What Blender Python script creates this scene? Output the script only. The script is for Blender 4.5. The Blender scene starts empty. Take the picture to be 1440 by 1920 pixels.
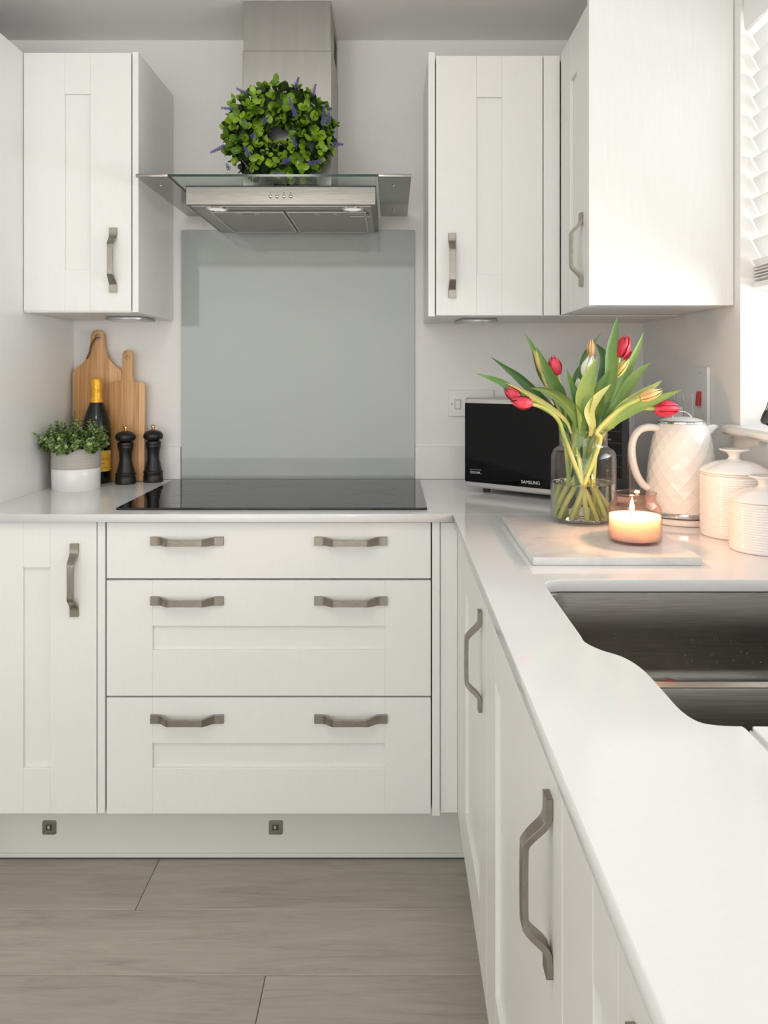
import bpy, bmesh, math, random
from mathutils import Vector, Matrix, Euler, noise
PI = math.pi
random.seed(7)
C = bpy.context.scene.collection
SC = bpy.context.scene

# ------------------------------------------------------------------ camera, light, exposure
# x to the right, y away from the camera, z up, metres; the lens sits at x=0, y=0
F = 1489.0
cam = bpy.data.cameras.new('camera'); cam.sensor_fit = 'HORIZONTAL'; cam.sensor_width = 36
cam.lens = F * 36 / 1440; cam.shift_x = -16 / 1440; cam.shift_y = -265 / 1440
cam.clip_start = 0.02
camo = bpy.data.objects.new('camera', cam); C.objects.link(camo)
camo.location = (0, 0, 1.238); camo.rotation_euler = (PI / 2, 0, 0)
SC.camera = camo
SC.view_settings.view_transform = 'Standard'; SC.view_settings.look = 'None'
SC.view_settings.gamma = 1; SC.view_settings.use_curve_mapping = False
SC.view_settings.exposure = 0.0
W = bpy.data.worlds.new('world'); SC.world = W; W.use_nodes = True
W.node_tree.nodes['Background'].inputs[0].default_value = (0.93, 0.97, 1.0, 1)
W.node_tree.nodes['Background'].inputs[1].default_value = 0.75


def area(name, loc, rot, sx, sy, power, col):
    l = bpy.data.lights.new(name, 'AREA'); l.shape = 'RECTANGLE'; l.size = sx; l.size_y = sy
    l.energy = power; l.color = col
    o = bpy.data.objects.new(name, l); C.objects.link(o); o.location = loc; o.rotation_euler = rot
    return o


# daylight of the garden doors behind the camera (right wall) and of the window over the sink
area('daylight_garden_doors', (1.04, -1.45, 1.10), (PI / 2 + math.radians(25), 0, PI / 2), 1.7, 2.0, 30, (1.0, 0.99, 0.97))
area('daylight_sink_window', (1.16, 1.10, 1.55), (PI / 2 + math.radians(12), 0, PI / 2), 1.40, 0.90, 24, (0.96, 0.985, 1.0)).data.spread = math.radians(105)

area('front_fill_light', (-0.80, -2.64, 1.26), (PI / 2, 0, 0), 2.78, 1.98, 40, (1.0, 0.99, 0.975))  # added fill from behind the camera; the opening it stands in is invented

# added soft fill light without a fixture, above the top of the frame
_l = bpy.data.lights.new('overhead_fill_light', 'POINT'); _l.energy = 7.7; _l.color = (1.0, 0.965, 0.91); _l.shadow_soft_size = 0.13
_o = bpy.data.objects.new('overhead_fill_light', _l); C.objects.link(_o); _o.location = (-0.45, 0.75, 2.02)


# ------------------------------------------------------------------ materials
def nodes_of(m):
    return m.node_tree.nodes, m.node_tree.links


def mat(name, col, rough=0.5, metal=0.0, **kw):
    m = bpy.data.materials.new(name); m.use_nodes = True
    n, l = nodes_of(m); p = n['Principled BSDF']
    p.inputs['Base Color'].default_value = (*col, 1); p.inputs['Roughness'].default_value = rough
    p.inputs['Metallic'].default_value = metal
    for k, v in kw.items():
        key = {'spec': 'Specular IOR Level', 'sss': 'Subsurface Weight', 'coat': 'Coat Weight', 'trans': 'Transmission Weight',
               'ior': 'IOR', 'emit': 'Emission Strength', 'aniso': 'Anisotropic'}[k]
        p.inputs[key].default_value = v
    return m


def vary(m, c1, c2, scale=(1, 1, 1), nscale=5.0, detail=4.0, lo=0.35, hi=0.65, bump=0.0, coords='Object', rnd=False, dist=0.0):
    """two-tone noise colour, optionally a fine bump of the same noise"""
    n, l = nodes_of(m); p = n['Principled BSDF']
    tc = n.new('ShaderNodeTexCoord'); mp = n.new('ShaderNodeMapping'); mp.inputs['Scale'].default_value = scale
    l.new(tc.outputs[coords], mp.inputs['Vector'])
    if rnd:
        oi = n.new('ShaderNodeObjectInfo'); mu = n.new('ShaderNodeMath'); mu.operation = 'MULTIPLY'; mu.inputs[1].default_value = 37
        l.new(oi.outputs['Random'], mu.inputs[0]); l.new(mu.outputs[0], mp.inputs['Location'])
    nz = n.new('ShaderNodeTexNoise'); nz.inputs['Scale'].default_value = nscale; nz.inputs['Detail'].default_value = detail
    nz.inputs['Distortion'].default_value = dist
    l.new(mp.outputs[0], nz.inputs['Vector'])
    r = n.new('ShaderNodeValToRGB'); r.color_ramp.elements[0].position = lo; r.color_ramp.elements[1].position = hi
    r.color_ramp.elements[0].color = (*c1, 1); r.color_ramp.elements[1].color = (*c2, 1)
    l.new(nz.outputs['Fac'], r.inputs[0]); l.new(r.outputs[0], p.inputs['Base Color'])
    if bump:
        b = n.new('ShaderNodeBump'); b.inputs['Strength'].default_value = bump; b.inputs['Distance'].default_value = 0.002
        l.new(nz.outputs['Fac'], b.inputs['Height']); l.new(b.outputs[0], p.inputs['Normal'])
    return m


def thin_glass(name, tint, rough=0.0, k=1.0, base=0.04):
    """thin-walled clear glass: straight transmission plus a Fresnel reflection"""
    m = bpy.data.materials.new(name); m.use_nodes = True
    n, l = nodes_of(m); n.clear()
    out = n.new('ShaderNodeOutputMaterial'); mx = n.new('ShaderNodeMixShader')
    t = n.new('ShaderNodeBsdfTransparent'); t.inputs[0].default_value = (*tint, 1)
    g = n.new('ShaderNodeBsdfGlossy'); g.inputs['Roughness'].default_value = rough
    lw = n.new('ShaderNodeLayerWeight'); lw.inputs['Blend'].default_value = 0.5
    pw = n.new('ShaderNodeMath'); pw.operation = 'POWER'; pw.inputs[1].default_value = 3.5
    ma = n.new('ShaderNodeMath'); ma.operation = 'MULTIPLY_ADD'; ma.inputs[1].default_value = k; ma.inputs[2].default_value = base
    ma.use_clamp = True
    l.new(lw.outputs['Facing'], pw.inputs[0]); l.new(pw.outputs[0], ma.inputs[0]); l.new(ma.outputs[0], mx.inputs[0])
    l.new(t.outputs[0], mx.inputs[1]); l.new(g.outputs[0], mx.inputs[2]); l.new(mx.outputs[0], out.inputs[0])
    return m


M = {}
M['wall'] = vary(mat('wall_paint', (0.87, 0.855, 0.83), 0.75), (0.86, 0.845, 0.82), (0.88, 0.865, 0.84), nscale=180, detail=2, bump=0.06)
M['ceiling'] = vary(mat('ceiling_paint', (0.90, 0.89, 0.87), 0.85), (0.895, 0.885, 0.865), (0.905, 0.895, 0.875), nscale=160, detail=2, bump=0.06)
M['door'] = vary(mat('cabinet_white', (0.84, 0.835, 0.81), 0.36), (0.83, 0.825, 0.80), (0.845, 0.84, 0.815), scale=(26, 26, 1.1), nscale=14, detail=5, bump=0.10)
M['panel'] = vary(mat('cabinet_panel_white', (0.84, 0.84, 0.82), 0.30), (0.83, 0.83, 0.81), (0.85, 0.85, 0.83), scale=(30, 30, 1.3), nscale=10, detail=5, bump=0.22, dist=0.6)
M['carcass'] = mat('carcass_gap_shade', (0.09, 0.087, 0.08), 0.7)  # near-black so the shade in the door gaps is carried by the colour
M['plinth'] = mat('plinth_white', (0.72, 0.71, 0.67), 0.45)
M['gap'] = mat('dark_seal', (0.05, 0.05, 0.05), 0.6)
M['quartz'] = vary(mat('quartz', (0.80, 0.81, 0.81), 0.10, spec=0.36), (0.795, 0.805, 0.805), (0.805, 0.815, 0.815), nscale=220, detail=3)
M['upstand'] = vary(mat('quartz_upstand', (0.80, 0.79, 0.78), 0.16), (0.78, 0.765, 0.755), (0.81, 0.80, 0.79), nscale=220, detail=3)
M['splash'] = mat('grey_back_painted_glass', (0.40, 0.425, 0.41), 0.04)
M['hob'] = mat('black_ceramic_glass', (0.006, 0.006, 0.007), 0.03)
M['nickel'] = vary(mat('brushed_nickel', (0.32, 0.29, 0.25), 0.36, 1.0), (0.29, 0.26, 0.225), (0.36, 0.33, 0.285), scale=(4, 4, 60), nscale=12)
M['steel'] = vary(mat('brushed_steel', (0.40, 0.38, 0.355), 0.30, 1.0), (0.36, 0.34, 0.315), (0.44, 0.42, 0.39), scale=(1.5, 40, 40), nscale=10)
M['hood_front'] = vary(mat('hood_front_steel', (0.30, 0.28, 0.26), 0.42, 1.0), (0.27, 0.25, 0.23), (0.33, 0.31, 0.29), scale=(1.5, 40, 40), nscale=10)
M['hood_wing'] = mat('polished_steel', (0.34, 0.325, 0.30), 0.14, 1.0)
M['steel_flue'] = vary(mat('flue_steel', (0.40, 0.385, 0.36), 0.40, 1.0), (0.39, 0.375, 0.35), (0.41, 0.395, 0.37), scale=(9, 9, 1), nscale=5)
M['filter'] = vary(mat('filter_mesh', (0.46, 0.45, 0.43), 0.45, 0.9), (0.34, 0.33, 0.31), (0.58, 0.57, 0.54), nscale=700, detail=1, bump=0.5)
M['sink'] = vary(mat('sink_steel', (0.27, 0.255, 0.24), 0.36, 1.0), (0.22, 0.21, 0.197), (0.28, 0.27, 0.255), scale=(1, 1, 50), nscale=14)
M['chrome'] = mat('chrome', (0.8, 0.8, 0.8), 0.08, 1.0)
M['darkchrome'] = mat('dark_chrome', (0.12, 0.12, 0.13), 0.16, 0.9)
M['white_plastic'] = mat('white_plastic', (0.83, 0.83, 0.82), 0.3)
M['red_plastic'] = mat('red_plastic', (0.55, 0.01, 0.02), 0.3)
M['porcelain'] = mat('white_porcelain', (0.86, 0.855, 0.845), 0.14, coat=0.4)
M['kettle'] = mat('kettle_white_plastic', (0.83, 0.82, 0.80), 0.13)
M['grey_plastic'] = mat('grey_plastic', (0.30, 0.30, 0.30), 0.3)
M['black_gloss'] = mat('black_gloss', (0.003, 0.003, 0.004), 0.05, spec=0.2)
M['black_panel'] = mat('black_panel', (0.012, 0.012, 0.013), 0.22)
M['black_wood'] = vary(mat('black_stained_wood', (0.008, 0.008, 0.009), 0.38), (0.006, 0.006, 0.007), (0.016, 0.015, 0.015), scale=(30, 30, 2), nscale=8, bump=0.15)
M['lamp_lens'] = mat('frosted_lamp_lens', (0.85, 0.85, 0.83), 0.5, emit=0.42)
M['lamp_lens'].node_tree.nodes['Principled BSDF'].inputs['Emission Color'].default_value = (1, .97, .92, 1)
M['silver'] = mat('silver_paint', (0.58, 0.57, 0.56), 0.32, 0.55)
M['gold'] = mat('brass', (0.80, 0.48, 0.24), 0.2, 1.0)
M['print'] = mat('white_print', (0.80, 0.80, 0.80), 0.5)
M['greyprint'] = mat('grey_print', (0.45, 0.45, 0.45), 0.5)
M['marble'] = vary(mat('white_marble', (0.78, 0.77, 0.76), 0.16), (0.66, 0.65, 0.635), (0.79, 0.785, 0.775), nscale=14, detail=8, lo=0.30, hi=0.60, dist=0.8)
M['pot_white'] = mat('pot_white_glaze', (0.82, 0.815, 0.80), 0.14)
M['pot_grey'] = mat('pot_grey_stoneware', (0.46, 0.435, 0.40), 0.55)
M['soil'] = vary(mat('soil', (0.03, 0.022, 0.015), 0.95), (0.015, 0.01, 0.008), (0.05, 0.035, 0.02), nscale=120)
M['twine'] = mat('twine', (0.10, 0.065, 0.04), 0.9)
M['foil'] = vary(mat('gold_foil', (0.85, 0.45, 0.03), 0.28, 0.35), (0.80, 0.38, 0.015), (0.92, 0.52, 0.05), nscale=160, bump=0.6)
M['bottle'] = mat('dark_bottle_glass', (0.006, 0.008, 0.005), 0.06)
M['label'] = vary(mat('yellow_paper_label', (0.85, 0.48, 0.04), 0.5), (0.84, 0.45, 0.03), (0.88, 0.54, 0.06), nscale=60)
M['gold_print'] = mat('gold_print', (0.30, 0.12, 0.01), 0.5)
M['blind'] = mat('white_blind_slat', (0.86, 0.86, 0.85), 0.4)
M['slat'] = mat('white_faux_wood_slat', (0.88, 0.88, 0.87), 0.4)
_n, _k = nodes_of(M['slat']); _t = _n.new('ShaderNodeBsdfTranslucent'); _t.inputs[0].default_value = (.9, .9, .88, 1)
_m = _n.new('ShaderNodeMixShader'); _m.inputs[0].default_value = 0.30
_k.new(_n['Principled BSDF'].outputs[0], _m.inputs[1]); _k.new(_t.outputs[0], _m.inputs[2]); _k.new(_m.outputs[0], _n['Material Output'].inputs[0])
M['sill'] = mat('white_gloss_sill', (0.86, 0.855, 0.85), 0.15)
M['upvc'] = mat('white_window_frame', (0.85, 0.85, 0.85), 0.3)
M['pane'] = thin_glass('window_glass', (0.97, 0.98, 0.98))
M['vaseglass'] = thin_glass('vase_glass', (0.985, 0.99, 0.985), k=0.8, base=0.03)
M['jarglass'] = thin_glass('rose_glow_glass', (0.99, 0.875, 0.835), k=0.6, base=0.04)  # pinkish glass, tint deepened to stand in for scattered flame light
M['hoodglass'] = thin_glass('hood_glass', (0.84, 0.89, 0.85), k=0.2, base=0.04)
M['glass_edge'] = mat('green_glass_edge', (0.01, 0.045, 0.035), 0.12)
M['water'] = mat('water', (1.0, 1.0, 1.0), 0.0, trans=1.0, ior=1.33)
M['wax'] = mat('candle_wax', (0.97, 0.85, 0.77), 0.45, sss=1.0)
M['wax'].node_tree.nodes['Principled BSDF'].inputs['Subsurface Radius'].default_value = (0.060, 0.042, 0.030)
M['wax'].node_tree.nodes['Principled BSDF'].inputs['Subsurface Scale'].default_value = 1.0
M['wick'] = mat('charred_wick', (0.02, 0.015, 0.01), 0.9)
fl = mat('flame', (1, 0.6, 0.2), 0.5, emit=14.0)
fl.node_tree.nodes['Principled BSDF'].inputs['Emission Color'].default_value = (1.0, 0.68, 0.26, 1)
M['flame'] = fl
M['stem'] = vary(mat('tulip_stem', (0.42, 0.50, 0.13), 0.42), (0.34, 0.46, 0.10), (0.60, 0.58, 0.20), nscale=14)
M['red_petal'] = vary(mat('red_tulip_petal', (0.62, 0.02, 0.05), 0.42, sss=0.1), (0.50, 0.012, 0.035), (0.78, 0.06, 0.11), scale=(60, 60, 4), nscale=2)
M['yellow_petal'] = vary(mat('yellow_tulip_petal', (0.78, 0.55, 0.16), 0.42, sss=0.1), (0.50, 0.45, 0.09), (0.86, 0.60, 0.22), scale=(20, 20, 12), nscale=2)
M['peach_petal'] = vary(mat('peach_tulip_petal', (0.85, 0.50, 0.20), 0.42, sss=0.1), (0.80, 0.42, 0.16), (0.92, 0.66, 0.30), scale=(20, 20, 12), nscale=2)
M['white_petal'] = vary(mat('white_tulip_petal', (0.85, 0.84, 0.72), 0.42, sss=0.1), (0.80, 0.80, 0.62), (0.88, 0.87, 0.82), scale=(20, 20, 12), nscale=2)
M['lavender'] = mat('lavender_flower', (0.13, 0.10, 0.34), 0.6)
M['sprig_green'] = mat('sprig_green', (0.05, 0.11, 0.03), 0.6)


def leaf_mat(name, a, b, rough=0.42, rnd=True, spec=0.4, nscale=12):
    m = mat(name, a, rough, spec=spec)
    n, l = nodes_of(m); p = n['Principled BSDF']
    r = n.new('ShaderNodeValToRGB'); r.color_ramp.elements[0].color = (*a, 1); r.color_ramp.elements[1].color = (*b, 1)
    tc = n.new('ShaderNodeTexCoord'); nz = n.new('ShaderNodeTexNoise'); nz.inputs['Scale'].default_value = nscale
    l.new(tc.outputs['Object'], nz.inputs['Vector'])
    if rnd:
        oi = n.new('ShaderNodeObjectInfo'); mx = n.new('ShaderNodeMath'); mx.operation = 'MULTIPLY_ADD'; mx.inputs[1].default_value = 0.5
        s = n.new('ShaderNodeMath'); s.operation = 'MULTIPLY'; s.inputs[1].default_value = 0.85
        l.new(oi.outputs['Random'], s.inputs[0]); l.new(nz.outputs['Fac'], mx.inputs[0]); l.new(s.outputs[0], mx.inputs[2])
        sb = n.new('ShaderNodeMath'); sb.operation = 'SUBTRACT'; sb.inputs[1].default_value = 0.18
        l.new(mx.outputs[0], sb.inputs[0]); l.new(sb.outputs[0], r.inputs[0])
    else:
        l.new(nz.outputs['Fac'], r.inputs[0]); r.color_ramp.elements[0].position = 0.35; r.color_ramp.elements[1].position = 0.65
    l.new(r.outputs[0], p.inputs['Base Color'])
    return m


M['wreath_leaf'] = leaf_mat('wreath_leaf_green', (0.065, 0.16, 0.006), (0.36, 0.53, 0.035), 0.30)
M['wreath_leaf_more'] = leaf_mat('wreath_leaf_more', (0.05, 0.12, 0.005), (0.24, 0.38, 0.025), 0.33, rnd=False, nscale=25)
M['wreath_shade'] = leaf_mat('wreath_leaf_shade', (0.006, 0.018, 0.002), (0.03, 0.075, 0.006), 0.5, rnd=False)  # near-black green, shade between the leaves put into the colour
M['pot_leaf'] = leaf_mat('pot_plant_leaf', (0.05, 0.12, 0.022), (0.42, 0.54, 0.20), 0.45, rnd=False, nscale=60)
M['tulip_leaf'] = leaf_mat('tulip_leaf_green', (0.09, 0.20, 0.045), (0.30, 0.42, 0.12), 0.42, nscale=20)
M['tulip_leaf_dark'] = leaf_mat('tulip_leaf_dark_green', (0.045, 0.12, 0.03), (0.13, 0.25, 0.06), 0.42, nscale=20)
M['tulip_leaf_pale'] = leaf_mat('tulip_leaf_pale_green', (0.26, 0.36, 0.10), (0.52, 0.54, 0.22), 0.45, nscale=20)


def bamboo():
    m = mat('bamboo', (0.55, 0.32, 0.16), 0.45)
    n, l = nodes_of(m); p = n['Principled BSDF']
    tc = n.new('ShaderNodeTexCoord'); sx = n.new('ShaderNodeSeparateXYZ'); l.new(tc.outputs['Object'], sx.inputs[0])
    d = n.new('ShaderNodeMath'); d.operation = 'DIVIDE'; d.inputs[1].default_value = 0.019; l.new(sx.outputs[0], d.inputs[0])
    f = n.new('ShaderNodeMath'); f.operation = 'FLOOR'; l.new(d.outputs[0], f.inputs[0])
    w = n.new('ShaderNodeTexWhiteNoise'); w.noise_dimensions = '1D'; l.new(f.outputs[0], w.inputs['W'])
    mp = n.new('ShaderNodeMapping'); mp.inputs['Scale'].default_value = (220, 40, 6); l.new(tc.outputs['Object'], mp.inputs[0])
    nz = n.new('ShaderNodeTexNoise'); nz.inputs['Scale'].default_value = 1.4; nz.inputs['Detail'].default_value = 5; l.new(mp.outputs[0], nz.inputs[0])
    a = n.new('ShaderNodeMath'); a.operation = 'MULTIPLY_ADD'; a.inputs[1].default_value = 0.45; l.new(w.outputs[0], a.inputs[0])
    l.new(nz.outputs['Fac'], a.inputs[2])
    r = n.new('ShaderNodeValToRGB'); r.color_ramp.elements[0].position = 0.35; r.color_ramp.elements[1].position = 1.0
    r.color_ramp.elements[0].color = (0.46, 0.215, 0.07, 1); r.color_ramp.elements[1].color = (0.82, 0.49, 0.235, 1)
    l.new(a.outputs[0], r.inputs[0]); l.new(r.outputs[0], p.inputs['Base Color'])
    return m


M['bamboo'] = bamboo()


def floor_mat():
    m = mat('grey_oak_laminate', (0.38, 0.35, 0.31), 0.42)
    n, l = nodes_of(m); p = n['Principled BSDF']
    tc = n.new('ShaderNodeTexCoord'); mp = n.new('ShaderNodeMapping'); mp.inputs['Scale'].default_value = (1.7, 15, 1)
    oi = n.new('ShaderNodeObjectInfo'); mu = n.new('ShaderNodeMath'); mu.operation = 'MULTIPLY'; mu.inputs[1].default_value = 51
    l.new(oi.outputs['Random'], mu.inputs[0]); l.new(mu.outputs[0], mp.inputs['Location']); l.new(tc.outputs['Object'], mp.inputs[0])
    nz = n.new('ShaderNodeTexNoise'); nz.inputs['Scale'].default_value = 2.3; nz.inputs['Detail'].default_value = 9
    nz.inputs['Roughness'].default_value = 0.74; nz.inputs['Distortion'].default_value = 0.6
    l.new(mp.outputs[0], nz.inputs[0])
    r = n.new('ShaderNodeValToRGB'); e = r.color_ramp.elements
    e[0].position = 0.28; e[0].color = (0.27, 0.245, 0.20, 1); e[1].position = 0.70; e[1].color = (0.46, 0.43, 0.37, 1)
    q = e.new(0.46); q.color = (0.38, 0.35, 0.295, 1)
    l.new(nz.outputs['Fac'], r.inputs[0])
    hs = n.new('ShaderNodeHueSaturation'); mr = n.new('ShaderNodeMapRange'); mr.inputs[3].default_value = 0.93; mr.inputs[4].default_value = 1.07
    l.new(oi.outputs['Random'], mr.inputs[0]); l.new(mr.outputs[0], hs.inputs['Value']); l.new(r.outputs[0], hs.inputs['Color'])
    l.new(hs.outputs[0], p.inputs['Base Color'])
    b = n.new('ShaderNodeBump'); b.inputs['Strength'].default_value = 0.12; b.inputs['Distance'].default_value = 0.002
    l.new(nz.outputs['Fac'], b.inputs['Height']); l.new(b.outputs[0], p.inputs['Normal'])
    return m


M['floor'] = floor_mat()
M['floor_joint'] = mat('floor_underlay', (0.07, 0.065, 0.055), 0.8)


# ------------------------------------------------------------------ helpers
def at(px, py, d):
    """point seen at a place of the photograph, at depth d (authoring aid for measured sizes)"""
    return Vector(((px - 736) * d / F, d, 1.238 - (py - 695) * d / F))


def mesh_obj(name, me, m, parent=None, loc=(0, 0, 0), rot=(0, 0, 0), kind=None):
    if m and not me.materials: me.materials.append(m)
    o = bpy.data.objects.new(name, me); C.objects.link(o)
    if parent: o.parent = parent
    o.location = loc; o.rotation_euler = rot
    if kind: o['kind'] = kind
    return o


def obj(name, bm, m, parent=None, loc=(0, 0, 0), rot=(0, 0, 0), smooth=False, kind=None, auto=None):
    me = bpy.data.meshes.new(name)
    bmesh.ops.recalc_face_normals(bm, faces=bm.faces)
    if smooth:
        for f in bm.faces: f.smooth = True
    if auto:
        for f in bm.faces: f.smooth = True
        for e in bm.edges:
            if len(e.link_faces) == 2 and e.calc_face_angle(0) > math.radians(auto): e.smooth = False
    bm.to_mesh(me); bm.free()
    return mesh_obj(name, me, m, parent, loc, rot, kind)


def thing(name, label, cat, loc=(0, 0, 0), rz=0, group=None):
    o = bpy.data.objects.new(name, None); C.objects.link(o); o.empty_display_size = 0.02
    o.location = loc; o.rotation_euler = (0, 0, rz); return tag(o, label, cat, group)


def tag(o, label, cat, group=None):
    o['label'] = label; o['category'] = cat
    if group: o['group'] = group
    return o


def struct(name, bm, m, parent=None, **kw):
    o = obj(name, bm, m, parent, **kw)
    if not parent: o['kind'] = 'structure'
    return o


def bx(bm, x0, x1, y0, y1, z0, z1, bev=0.0, seg=2):
    g = bmesh.ops.create_cube(bm, size=1)
    vs = g['verts']
    for v in vs:
        v.co = Vector((x0 + (v.co.x + .5) * (x1 - x0), y0 + (v.co.y + .5) * (y1 - y0), z0 + (v.co.z + .5) * (z1 - z0)))
    if bev:
        es = list({e for v in vs for e in v.link_edges})
        bmesh.ops.bevel(bm, geom=es, offset=bev, segments=seg, affect='EDGES', profile=0.5)
    return bm


def box(x0, x1, y0, y1, z0, z1, bev=0.0, seg=2):
    return bx(bmesh.new(), x0, x1, y0, y1, z0, z1, bev, seg)


def lathe(prof, n=48, closed=False, cap=False):
    """prof: list of (r, z); r=0 makes a pole"""
    bm = bmesh.new(); rings = []
    for r, z in prof:
        if r < 1e-6: rings.append([bm.verts.new((0, 0, z))])
        else: rings.append([bm.verts.new((r * math.cos(2 * PI * k / n), r * math.sin(2 * PI * k / n), z)) for k in range(n)])
    pairs = list(zip(rings, rings[1:])) + ([(rings[-1], rings[0])] if closed else [])
    for a, b in pairs:
        for k in range(n):
            k2 = (k + 1) % n
            vs = []
            for q in ((a, k), (a, k2), (b, k2), (b, k)):
                v = q[0][0] if len(q[0]) == 1 else q[0][q[1]]
                if v not in vs: vs.append(v)
            if len(vs) > 2:
                try: bm.faces.new(vs)
                except ValueError: pass
    return bm


def tube(bm, pts, rad, n=8, cap=True, flat=1.0, up=None):
    """sweep along pts; rad a number or one per point; flat squeezes one axis"""
    pts = [Vector(p) for p in pts]; m = len(pts)
    rs = rad if isinstance(rad, (list, tuple)) else [rad] * m
    t0 = (pts[1] - pts[0]).normalized()
    nrm = Vector(up) if up else (Vector((0, 0, 1)) if abs(t0.z) < 0.9 else Vector((1, 0, 0)))
    rings = []
    for i, p in enumerate(pts):
        t = (pts[min(i + 1, m - 1)] - pts[max(i - 1, 0)]).normalized()
        nrm = (nrm - t * nrm.dot(t)).normalized(); b = t.cross(nrm)
        rings.append([bm.verts.new(p + nrm * rs[i] * math.cos(2 * PI * k / n) + b * rs[i] * flat * math.sin(2 * PI * k / n)) for k in range(n)])
    for a, b in zip(rings, rings[1:]):
        for k in range(n): bm.faces.new((a[k], a[(k + 1) % n], b[(k + 1) % n], b[k]))
    if cap:
        bm.faces.new(rings[0]); bm.faces.new(list(reversed(rings[-1])))
    return bm


def spline(pts, k=6):
    pts = [Vector(p) for p in pts]; out = []
    P = [pts[0] * 2 - pts[1]] + pts + [pts[-1] * 2 - pts[-2]]
    for i in range(1, len(P) - 2):
        for j in range(k):
            t = j / k
            a, b, c, d = P[i - 1], P[i], P[i + 1], P[i + 2]
            out.append(0.5 * ((2 * b) + (c - a) * t + (2 * a - 5 * b + 4 * c - d) * t * t + (3 * b - 3 * c + d - a) * t ** 3))
    out.append(pts[-1]); return out


def slab(loops, h, bev=0.0):
    """2D outline (first loop) with holes, thickness h from z=0, as a bmesh"""
    cu = bpy.data.curves.new('outline', 'CURVE'); cu.dimensions = '2D'; cu.fill_mode = 'BOTH'
    cu.extrude = h / 2 - bev; cu.bevel_depth = bev; cu.bevel_resolution = 1; cu.offset = -bev
    for lp in loops:
        s = cu.splines.new('POLY'); s.points.add(len(lp) - 1); s.use_cyclic_u = True
        for p, q in zip(s.points, lp): p.co = (q[0], q[1], 0, 1)
    o = bpy.data.objects.new('outline', cu); C.objects.link(o)
    dg = bpy.context.evaluated_depsgraph_get(); me = bpy.data.meshes.new_from_object(o.evaluated_get(dg))
    bm = bmesh.new(); bm.from_mesh(me)
    bmesh.ops.remove_doubles(bm, verts=bm.verts, dist=1e-5)
    bmesh.ops.translate(bm, verts=bm.verts, vec=(0, 0, h / 2))
    bpy.data.objects.remove(o); bpy.data.curves.remove(cu); bpy.data.meshes.remove(me)
    return bm


def rrect(x0, x1, y0, y1, r, n=6):
    """rounded rectangle, r = one radius or (bl, br, tr, tl)"""
    rs = r if isinstance(r, (tuple, list)) else (r,) * 4
    out = []
    for (cx, cy, a0), q in zip(((x0, y0, PI), (x1, y0, 1.5 * PI), (x1, y1, 0), (x0, y1, .5 * PI)), rs):
        sx = 1 if cx == x0 else -1; sy = 1 if cy == y0 else -1
        for k in range(n + 1):
            a = a0 + .5 * PI * k / n
            out.append((cx + sx * q + q * math.cos(a), cy + sy * q + q * math.sin(a)))
    return out


def xform(bm, mtx):
    bmesh.ops.transform(bm, matrix=mtx, verts=bm.verts); return bm


def text(s, size, m, parent, loc, rot=(PI / 2, 0, 0), align='LEFT', depth=0.0002, name='lettering', bend=None, sx=1.0):
    cu = bpy.data.curves.new('text', 'FONT'); cu.body = s; cu.size = size; cu.align_x = align; cu.extrude = depth
    cu.resolution_u = 3
    o = bpy.data.objects.new('text', cu); C.objects.link(o)
    dg = bpy.context.evaluated_depsgraph_get(); me = bpy.data.meshes.new_from_object(o.evaluated_get(dg))
    bpy.data.objects.remove(o); bpy.data.curves.remove(cu)
    me.materials.clear(); me.name = name
    for v in me.vertices: v.co.x *= sx
    if bend:                                    # wrap round a cylinder of that radius standing on z
        for v in me.vertices:
            a = v.co.x / bend; r = bend + 0.0003 + v.co.z
            v.co = Vector((r * math.sin(a), -r * math.cos(a), v.co.y))
        rot = (0, 0, rot[2])
    return mesh_obj(name, me, m, parent, loc, rot)


# ------------------------------------------------------------------ the room
XL, XR, YB, YF, ZC = -2.45, 0.805, 2.552, -2.70, 2.30      # left, right, back, front (behind camera), ceiling
o = struct('wall_back', box(XL - .12, XR + .3, YB, YB + .12, -.02, ZC + .02), M['wall'])
o = struct('wall_left', box(XL - .12, XL, YF - .12, YB, -.02, ZC + .02), M['wall'])
bm = bmesh.new()
WY0, WY1, WZ0, WZ1 = 0.36, 1.838, 1.087, 2.13               # window opening in the right wall
GY0, GY1, GZ = -2.35, -.55, 2.12                              # garden doors behind the camera
bx(bm, XR, XR + .26, WY1, YB, -.02, ZC + .02); bx(bm, XR, XR + .26, GY1, WY0, -.02, ZC + .02)
bx(bm, XR, XR + .26, YF - .12, GY0, -.02, ZC + .02); bx(bm, XR, XR + .26, GY0, GY1, GZ, ZC + .02)
bx(bm, XR, XR + .26, WY0, WY1, -.02, WZ0); bx(bm, XR, XR + .26, WY0, WY1, WZ1, ZC + .02)
struct('wall_right', bm, M['wall'])
bm = bmesh.new()                                             # opening added behind the camera for front fill and an even splashback reflection
bx(bm, XL - .12, -2.2, YF - .12, YF, -.02, ZC + .02); bx(bm, .6, XR + .26, YF - .12, YF, -.02, ZC + .02)
bx(bm, -2.2, .6, YF - .12, YF, -.02, .26); bx(bm, -2.2, .6, YF - .12, YF, 2.26, ZC + .02)
struct('wall_front', bm, M['wall'])
w2 = struct('added_opening', box(-2.2, .6, YF - .09, YF - .04, .26, .32), M['upvc'])  # frame of the added opening, sized to suit the fill light
for a in ((-2.2, -2.14, .32, 2.26), (.54, .6, .32, 2.26), (-2.14, .54, 2.20, 2.26)):
    struct('window_frame', box(a[0], a[1], YF - .09, YF - .04, a[2], a[3], .004), M['upvc'], w2)
struct('ceiling', box(XL - .12, XR + .26, YF - .12, YB + .12, ZC, ZC + .1), M['ceiling'])
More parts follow.
